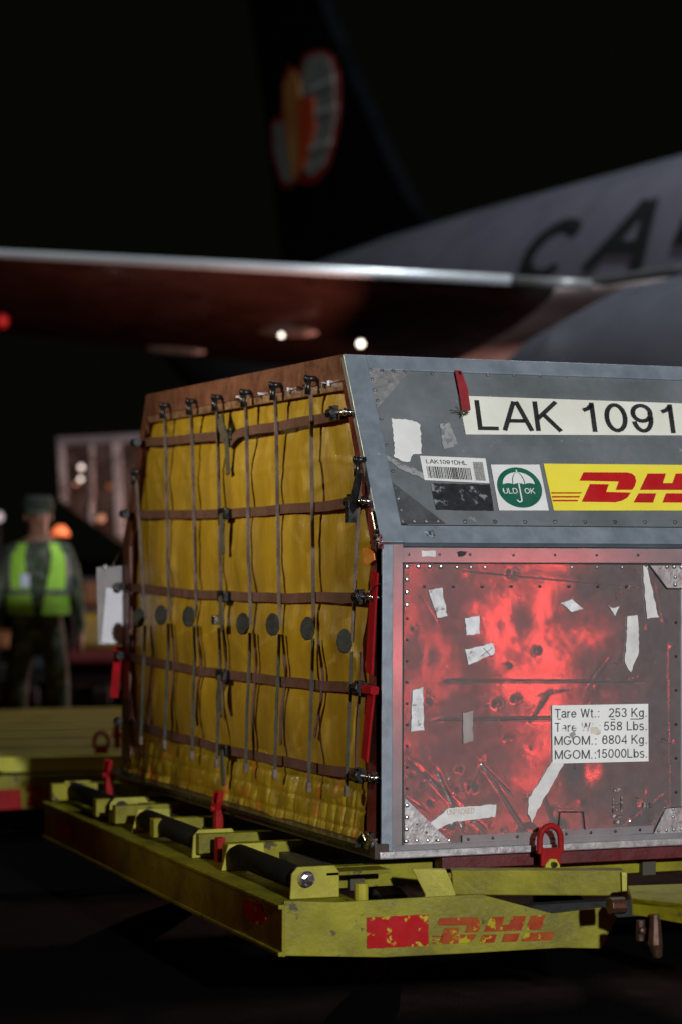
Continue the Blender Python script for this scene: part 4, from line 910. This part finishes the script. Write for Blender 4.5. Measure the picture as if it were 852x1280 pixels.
def fm(c):
    if c.z > 1.50: return 1
    if abs(c.x) > .22 and c.z < .90: return 1
    if c.z < .13: return 2
    return 0
skin_mesh('body', vs, es, camo, man, 2, 0, [camo, skin, boots], fm)
# face features
def ell(mb, c, r, n=10):
    c = V(c); vs_ = [c+V((r[0]*math.sin(math.pi*j/n)*math.cos(2*math.pi*i/(2*n)), r[1]*math.sin(math.pi*j/n)*math.sin(2*math.pi*i/(2*n)), r[2]*math.cos(math.pi*j/n))) for j in range(n+1) for i in range(2*n)]
    return mb.add(vs_, [(j*2*n+i, j*2*n+(i+1) % (2*n), (j+1)*2*n+(i+1) % (2*n), (j+1)*2*n+i) for j in range(n) for i in range(2*n)])
mb = MB(); ell(mb, (0, -.115, 1.665), (.014, .022, .026)); ell(mb, (.085, .0, 1.67), (.012, .022, .032)); ell(mb, (-.085, .0, 1.67), (.012, .022, .032)); mb.build('nose_and_ears', skin, man, smooth=True)
for s_ in (-1, 1): ell(MB(), (s_*.032, -.098, 1.695), (.014, .010, .008), 6).build('eye', pmat('eye', (0.5, 0.5, 0.5), (0.1, 0.1, 0.1), 60, 0.3), man, smooth=True)
ell(MB(), (0, -.100, 1.622), (.026, .010, .007), 6).build('mouth', pmat('lip', (0.22, 0.07, 0.05), None, 10, 0.5), man, smooth=True)
cp = MB(); cp.lathe((0, .005, 1.705), (0, .005, 1.815), [(0, .102), (.3, .106), (.75, .10), (.98, .085), (1.0, .01)], 20)
cap = cp.build('cap', pmat('cap_cloth', (0.03, 0.035, 0.02), (0.015, 0.02, 0.012), 12, 0.9), man, smooth=True)
MB().prism([V((.075*math.cos(t), -.085-.085*math.sin(t), 1.712-.02*math.sin(t))) for t in [math.pi*i/10 for i in range(11)]], (0, 0, 1), .008).build('cap_brim', camo, cap)
# vest: two front panels, waist band, shoulders, back
def torso(a, z, o=0.02):                        # a: angle, 0 = front
    zc = [(0.90, .185, .135), (1.12, .185, .128), (1.30, .20, .135), (1.42, .185, .120), (1.48, .12, .085)]
    for (z0, rx0, ry0), (z1, rx1, ry1) in zip(zc[:-1], zc[1:]):
        if z <= z1: break
    t = max(0, min(1, (z-z0)/(z1-z0))); rx = rx0+(rx1-rx0)*t+o; ry = ry0+(ry1-ry0)*t+o
    return V((rx*math.sin(a), -ry*math.cos(a), z))
vest = None
def vpanel(a0f, a1f, z0, z1, mat, o, name='vest_panel', parent=None):
    mb = MB(); mb.grid(lambda u, v: torso(a0f(z0+(z1-z0)*v)+(a1f(z0+(z1-z0)*v)-a0f(z0+(z1-z0)*v))*u, z0+(z1-z0)*v, o), 10, 12)
    mb.grid(lambda u, v: torso(a0f(z0+(z1-z0)*v)+(a1f(z0+(z1-z0)*v)-a0f(z0+(z1-z0)*v))*u, z0+(z1-z0)*v, o-.004), 10, 12)
    return mb.build(name, mat, parent or man, smooth=True)
vopen = lambda z: 0.10+0.38*max(0, (z-1.0)/0.45)
for s_ in (-1, 1):
    vp = vpanel(lambda z: s_*vopen(z), lambda z: s_*1.25, 1.01, 1.49, vest_m, .030, 'vest', None)
    vpanel(lambda z: s_*vopen(z), lambda z: s_*1.3, 1.145, 1.18, vest_dark, .036, 'vest_tape', vp)
    vpanel(lambda z: s_*0.95, lambda z: s_*1.30, 1.18, 1.47, vest_dark, .036, 'vest_tape', vp)
vpanel(lambda z: 1.25, lambda z: 2*math.pi-1.25, 1.02, 1.46, vest_m, .030, 'vest')
MB().box((-.085, -.175, 1.24), (.06, .006, .085)).build('badge', pmat('badge_card', (0.55, 0.6, 0.75), (0.4, 0.45, 0.6), 20, 0.4), man)
MB().tube([(-.06, -.165, 1.45), (-.085, -.178, 1.28)], .004, 5).build('lanyard', vest_dark, man)
man.location = pb; man.scale = (S, S, S); man.rotation_euler = (0, 0, math.atan2(-(CAM-pb).x, (CAM-pb).y)+math.pi)

# ================================================================== background vehicles
tb_ = at(112, 760, 21); tb_.z = 0
TT = thing('tow_tractor', 'blurred yellow tow tractor with red skirt and a lit orange beacon, behind the person', 'tractor', tb_)
ax = (RT.copy(), FW.copy(), V((0, 0, 1))); ax[1].z = 0; ax[1].normalize(); ax[0].z = 0; ax[0].normalize()
def TB(x0, x1, y0, y1, dep, dp): 
    a = at(x0, y0, dep); b = at(x1, y1, dep); c = (a+b)/2+ax[1]*dp/2
    return MB().box(c, (abs((b-a).dot(ax[0])), dp, abs(a.z-b.z)), ax)
yel_t = pmat('tractor_yellow', (0.30, 0.20, 0.01), (0.16, 0.10, 0.01), 2, 0.4)
TB(95, 190, 768, 812, 21, 1.0).build('hood', yel_t, TT, bevel=0.05)
TB(86, 190, 813, 830, 20.96, 1.2).build('skirt', pmat('dull_red_paint', (0.16, 0.006, 0.006), (0.05, 0.004, 0.004), 2, .6), TT, bevel=0.02)
TB(-40, 14, 792, 812, 21, 1.1).build('fender', pmat('tractor_orange', (0.20, 0.07, 0.01), (0.12, 0.04, 0.01), 3, 0.5), TT, bevel=0.03)
TB(-40, 190, 831, 855, 21.02, 1.1).build('chassis', tyre_m, TT, bevel=0.02)
TB(100, 150, 728, 758, 21.4, 0.4).build('seat', pmat('seat_orange', (0.16, 0.06, 0.01), (0.1, 0.04, 0.01), 3, 0.6), TT, bevel=0.05)
TB(60, 62.5, 668, 792, 21.2, 0.04).build('beacon_post', tyre_m, TT)
bc = at(76, 664, 21.2)
MB().lathe(bc-V((0, 0, .04)), bc+V((0, 0, .05)), [(0, .0), (0, .085), (.5, .07), (1, .03), (1, 0)], 14).build('beacon', pmat('beacon_lens', (0.9, 0.3, 0.1), (0.9, 0.25, 0.08), 3, 0.3, emit=(1.0, 0.18, 0.06), estr=0.9), TT, smooth=True)
TB(58, 84, 676, 679, 21.15, 0.15).build('beacon_bracket', tyre_m, TT)
for x in (-20, 40, 130, 180):
    c = at(x, 862, 21.3); c.z = 0.28; MB().lathe(c-ax[0]*.1, c+ax[0]*.1, [(0, .05), (0, .25), (.15, .28), (.85, .28), (1, .25), (1, .05)], 18).build('wheel', tyre_m, TT)
hl_ = at(-2, 646, 24); MB().lathe(hl_, hl_+ax[1]*.06, [(0, 0), (0, .05), (1, .06), (1, 0)], 12)
# distant lamps
t2 = thing('work_light', 'small white work light on a dark pole at the left edge', 'light', (hl_.x, hl_.y, 0))
MB().tube([V((hl_.x, hl_.y, 0)), hl_-V((0, 0, .08))], .03, 8).build('pole', tyre_m, t2)
ell(MB(), hl_, (.055, .055, .055)).build('lens', pmat('cold_lens', (0.9, 0.9, 0.95), (0.9, 0.9, 0.9), 3, 0.3, emit=(0.85, 0.9, 1.0), estr=0.22), t2)
hl_ = at(7, 672, 24)
# second container on a raised loader
cd2 = 25.0
LO = thing('cargo_loader', 'dark raised cargo loader carrying the far aluminium container', 'loader', (lambda q: V((q.x, q.y, 0)))(at(140, 760, cd2)))
dark_v = pmat('dark_vehicle_paint', (0.02, 0.014, 0.010), (0.012, 0.01, 0.01), 2, 0.5)
def LBx(x0, x1, y0, y1, dep, dp): return TB(x0, x1, y0, y1, dep, dp)
LBx(66, 240, 722, 745, cd2, 2.4).build('platform', dark_v, LO)
LBx(90, 230, 746, 860, cd2+.3, 1.8).build('scissor_base', dark_v, LO)
for x in (80, 215):
    c = at(x, 862, cd2+.5); c.z = .35; MB().lathe(c-ax[0]*.15, c+ax[0]*.15, [(0, .05), (0, .32), (.15, .35), (.85, .35), (1, .32), (1, .05)], 18).build('wheel', tyre_m, LO)
C2 = thing('cargo_container', 'far blurred aluminium container with cut lower corner, left of the gold tarp', 'container', at(130, 720, cd2))
pn = -ax[1]
P2 = lambda x, y, d=0: on(x, y, at(120, 640, cd2)+pn*d, pn)
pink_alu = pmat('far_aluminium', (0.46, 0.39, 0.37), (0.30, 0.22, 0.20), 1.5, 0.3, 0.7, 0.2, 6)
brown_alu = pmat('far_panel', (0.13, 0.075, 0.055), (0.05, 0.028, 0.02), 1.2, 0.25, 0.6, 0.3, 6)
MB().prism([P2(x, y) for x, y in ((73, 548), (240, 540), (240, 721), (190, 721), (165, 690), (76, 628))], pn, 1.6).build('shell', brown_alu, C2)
for pts in ([(71, 550), (80, 550), (86, 630), (75, 626)], [(112, 556), (118, 556), (118, 655), (112, 652)], [(140, 551), (152, 551), (156, 676), (145, 668)]):
    MB().prism([P2(x, y, .03) for x, y in pts], pn, .03).build('post', pink_alu, C2, bevel=.004)
for pts in ([(70, 546), (240, 538), (240, 550), (72, 557)],):
    MB().prism([P2(x, y, .035) for x, y in pts], pn, .03).build('rail', pmat('far_rail', (0.16, 0.14, 0.14), (0.12, 0.10, 0.10), 2, 0.4, 0.5), C2, bevel=.004)
wl = pmat('far_warm_reflection', (0.9, 0.8, 0.7), (0.9, 0.8, 0.7), 3, 0.3, emit=(1.0, 0.86, 0.76), estr=1.5)
wl2 = pmat('far_amber_reflection', (0.9, 0.5, 0.3), (0.9, 0.5, 0.3), 3, 0.3, emit=(1.0, 0.45, 0.25), estr=0.35)
for (x, y, r, mt) in ((102, 584, .028, wl), (101, 599, .026, wl), (95, 605, .02, wl2), (127, 648, .04, wl2), (137, 608, .03, pmat('dim_reflection', (0.5, 0.2, 0.05), None, 3, 0.3, emit=(1, .35, .1), estr=0.10))):
    ell(MB(), P2(x, y, .06), (r, r, r), 6).build('lamp_reflection', mt, C2)  # glowing balls stand in for lamp reflections on the shell

# ================================================================== AIRCRAFT
AC = thing('cargo_aircraft', 'white cargo aircraft with black fin and orange emblem parked in the dark behind everything', 'aircraft', (at(700, 700, 27).x, at(700, 700, 27).y, 0))
FH = V((math.sin(yaw), math.cos(yaw), 0)); RH = V((math.cos(yaw), -math.sin(yaw), 0))
def LD(lat, dep, z): return V((CAM.x, CAM.y, 0))+RH*lat+FH*dep+V((0, 0, z))
uL, uD = 0.42, -0.9075                             # nose direction in (lateral, depth)
FR = 1.95; FZ = 3.80
ax0 = LD(3.74, 25.9, FZ)                           # a point of the axis
u3 = RH*uL+FH*uD
def axp(s): return ax0+u3*s                        # s metres toward the nose
prof = []
L0, L1 = -15.5, 16
secs = [(-15.5, .25, 1.1), (-13.5, .75, .85), (-11, 1.25, .50), (-8.5, 1.65, .2), (-6, 1.90, .03), (-4, FR, 0), (0, FR, 0), (6, FR, 0), (12, FR, 0), (14, 1.8, -.1), (15.3, 1.3, -.3), (16, .5, -.45), (16.2, .02, -.5)]
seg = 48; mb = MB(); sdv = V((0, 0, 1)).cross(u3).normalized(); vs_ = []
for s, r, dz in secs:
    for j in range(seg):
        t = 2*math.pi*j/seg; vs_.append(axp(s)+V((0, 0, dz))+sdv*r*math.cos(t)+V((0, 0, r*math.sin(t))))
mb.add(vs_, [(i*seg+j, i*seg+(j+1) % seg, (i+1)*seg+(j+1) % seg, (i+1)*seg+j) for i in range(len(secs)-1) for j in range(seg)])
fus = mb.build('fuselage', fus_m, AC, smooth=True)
def fus_hit(x, y, out=0.03):
    d = ray(x, y); o = CAM-ax0; dp = d-u3*d.dot(u3); op = o-u3*o.dot(u3)
    A_ = dp.dot(dp); B_ = 2*dp.dot(op); C_ = op.dot(op)-(FR+out)**2; disc_ = max(0, B_*B_-4*A_*C_)
    return CAM+d*((-B_-math.sqrt(disc_))/2/A_)
def ltr(body, x0, x1, yb, cap, slant, grow=0):
    def fn(u, v): return fus_hit(x0+(x1-x0)*u+slant*v, yb-cap*v*(1+grow*u))
    return text(body, fn, cuts=6, wt=.17)
ltr('C', 636, 692, 348, 70, 42, .1).build('lettering', ink, fus)
ltr('A', 722, 800, 338, 86, 52, .1).build('lettering', ink, fus)
ltr('R', 838, 925, 306, 98, 44, .1).build('lettering', ink, fus)
# wing
wz0, wz1 = 3.77, 4.2
LEr = at(770, 354.5, 20.0); LEm = at(725, 352, 20.0); LEl = at(0, 315, 21.7)
wd_ = (LEl-LEm); LEt = LEl+wd_.normalized()*7.0; LEr = LEm+wd_.normalized()*0.15
def wing_pt(span, c):                              # span 0..1 root->tip ; c 0..1 chord
    a = LEr+(LEt-LEr)*span; ch = 7.4-4.2*span
    d = (FH*0.97+RH*-0.13*(1-span)).normalized()
    return a+d*(ch*c)-V((0, 0, 0.30*c*(1-span*0.5)))
def foil(c): return 0.05+1.15*(math.sqrt(max(c, 0))*.30-.13*c-.35*c*c+.18*c**3)
mb = MB()
for sg in (1, -1):
    mb.grid(lambda u, v: wing_pt(u, 0.03+v*0.97)+V((0, 0, sg*(foil(v)*0.9-.03)*(1-.5*u)+(0.0))), 24, 20)
wing = mb.build('wing', wing_m, AC, smooth=True)
mb = MB(); mb.tube([wing_pt(u, 0.015) for u in (0.035, 0.3, 0.5, 0.75, 1.0)], [0.044, 0.042, 0.034, 0.028, 0.028], 14); mb.build('leading_edge_slat', lead_m, wing, smooth=True, label='polished metal leading edge')
mb = MB(); mb.tube([wing_pt(u, 0.015) for u in (-0.022, 0.034)], 0.04, 14); mb.build('leading_edge_root', pmat('root_edge', (0.4, 0.4, 0.4), (0.3, 0.3, 0.3), 2, 0.4, 0.3), wing, smooth=True)
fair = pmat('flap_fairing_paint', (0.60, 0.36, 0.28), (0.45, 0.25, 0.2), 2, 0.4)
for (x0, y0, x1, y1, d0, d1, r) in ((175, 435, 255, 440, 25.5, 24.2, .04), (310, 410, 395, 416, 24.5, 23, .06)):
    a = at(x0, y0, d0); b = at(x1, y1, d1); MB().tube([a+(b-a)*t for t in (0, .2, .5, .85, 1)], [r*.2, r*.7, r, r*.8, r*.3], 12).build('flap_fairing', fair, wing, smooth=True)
lampm = pmat('bright_spot_glow', (1, 1, .9), (1, 1, .9), 3, 0.2, emit=(1.0, 0.93, 0.78), estr=4)
for x, y, r in ((450, 429.5, .030), (352, 419, .020)):  # small glowing balls for the bright spots under the wing
    p = at(x, y, 21); ell(MB(), p, (r, r, r), 8).build('wing_glow_spot', lampm, wing)
rl = at(3, 401, 22); ell(MB(), rl, (.06, .06, .07), 8).build('wing_glow_spot', pmat('red_spot_glow', (0.6, 0.02, 0.02), None, 3, 0.3, emit=(1, .03, .02), estr=.045), wing)
nsd = sdv if sdv.dot(FH) < 0 else -sdv
FA = [at(*q) for q in ((530, 452, 26.5), (610, 402, 24.5), (690, 355, 23), (780, 345, 22), (890, 336, 21))]
FB = [at(*q) for q in ((640, 480, 26), (690, 440, 25), (750, 405, 23.5), (820, 385, 22.2), (910, 375, 21))]
def pl(P, t): t = min(t, .9999)*(len(P)-1); i = int(t); return P[i]+(P[i+1]-P[i])*(t-i)
fo = MB().grid(lambda u, v: pl(FA, u)*(1-v)+pl(FB, u)*v+nsd*(0.35*math.sin(math.pi*v)), 24, 12).build('wing_root_fairing', pmat('fairing_pink_lit', (0.78, 0.62, 0.60), (0.62, 0.48, 0.46), 1.2, 0.4), AC, smooth=True)  # pink of the red light put into the fairing's base colour
so = fo.modifiers.new('thick', 'SOLIDIFY'); so.thickness = 0.04
MB().prism([at(*q) for q in ((724, 347, 20.2), (800, 336, 20.2), (880, 325, 20.2), (880, 339, 20.2), (800, 347, 20.2), (724, 357, 20.2))], nsd, .25).build('wing_root_dark_band', pmat('dark_root', (0.02, 0.02, 0.022), (0.012, 0.012, 0.014), 1, .5), AC, bevel=.03)  # dark band carrying on to the right of the bright edge
bb = at(660, 600, 20.5); bb.z = 1.5
bl = bpy.data.lights.new('added_pink_fill', 'POINT'); bl.energy = 560; bl.color = (1, .55, .45); bl.shadow_soft_size = .08  # unseen lamp added to redden the wing underside and root fairing
blo = bpy.data.objects.new('added_pink_fill', bl); col.objects.link(blo); blo.location = bb
# engine nacelle under the wing, nearer than the fuselage
e0 = at(985, 540, 17.6); e0.z = 2.50; e1 = e0-u3*4.6
nac = MB().lathe(e0+u3*1.2, e1, [(0, .80), (0.01, .95), (.08, 1.10), (.25, 1.18), (.5, 1.14), (.72, .92), (.9, .62), (1, .45), (1.0, .40), (.96, .38)], 40).build('engine_nacelle', pmat('nacelle_paint', (0.19, 0.19, 0.225), (0.155, 0.155, 0.185), 1.2, 0.35), AC, smooth=True)
MB().lathe(e0+u3*1.0, e0+u3*.2, [(0, .10), (.3, .3), (1, .8), (1, .0)], 30).build('engine_fan', tyre_m, nac, smooth=True)
# fin on the fuselage axis
fin_n = sdv if sdv.dot(FH) < 0 else -sdv
FX = lambda x, y, d=0: on(x, y, ax0+fin_n*d, fin_n)
finp = [(352, 330), (347, 290), (335, 180), (318, 60), (306, -40), (292, -150), (345, -150), (385, -40), (404, 15), (430, 80), (462, 155), (488, 215), (510, 255), (538, 286), (560, 300), (560, 330)]
fin = MB().prism([FX(x, y, .12) for x, y in finp], fin_n, .24).build('tail_fin', fin_m, AC, bevel=.02)
le = [FX(x, y, .0) for x, y in ((345, -150), (385, -40), (404, 15), (430, 80), (462, 155), (488, 215), (510, 255), (538, 286))]
MB().tube(le, .075, 8).build('fin_leading_edge', fin_edge, fin, smooth=True)
O3b = (300, 0); S3b = 852/260
def lg(pts, d, mt, name): MB().prism([FX(x, y, d) for x, y in fx(pts, S3b, O3b)], fin_n, .01).build(name, mt, fin)
lg([(265, 225), (300, 208), (345, 205), (375, 225), (398, 290), (405, 380), (400, 480), (385, 590), (360, 680), (325, 735), (280, 755), (235, 745), (200, 772), (170, 765), (150, 700), (128, 620), (128, 500), (165, 470), (175, 340), (200, 270), (235, 300)], .13, logo_red, 'emblem_rim')
lg([(275, 235), (330, 218), (365, 240), (385, 310), (388, 480), (370, 590), (340, 680), (290, 720), (262, 700), (270, 560), (280, 420), (245, 380), (255, 290)], .14, logo_grey, 'emblem_field')
lg([(140, 505), (190, 500), (215, 520), (210, 745), (180, 745), (150, 650), (138, 590)], .14, logo_grey, 'emblem_field')
lg([(180, 350), (215, 285), (245, 330), (250, 500), (245, 700), (215, 740), (190, 600), (182, 480)], .15, logo_gold, 'emblem_figure')
lg([(240, 400), (300, 395), (308, 520), (290, 600), (260, 690), (240, 700)], .155, logo_or, 'emblem_figure')
for p in ([(280, 360), (385, 310), (385, 328), (285, 378)], [(300, 455), (395, 425), (392, 445), (300, 475)], [(280, 600), (370, 568), (366, 588), (282, 618)]):
    lg(p, .16, pmat('emblem_stripe', (0.62, 0.62, 0.58), (0.55, 0.55, 0.5), 2, .5), 'emblem_stripe')
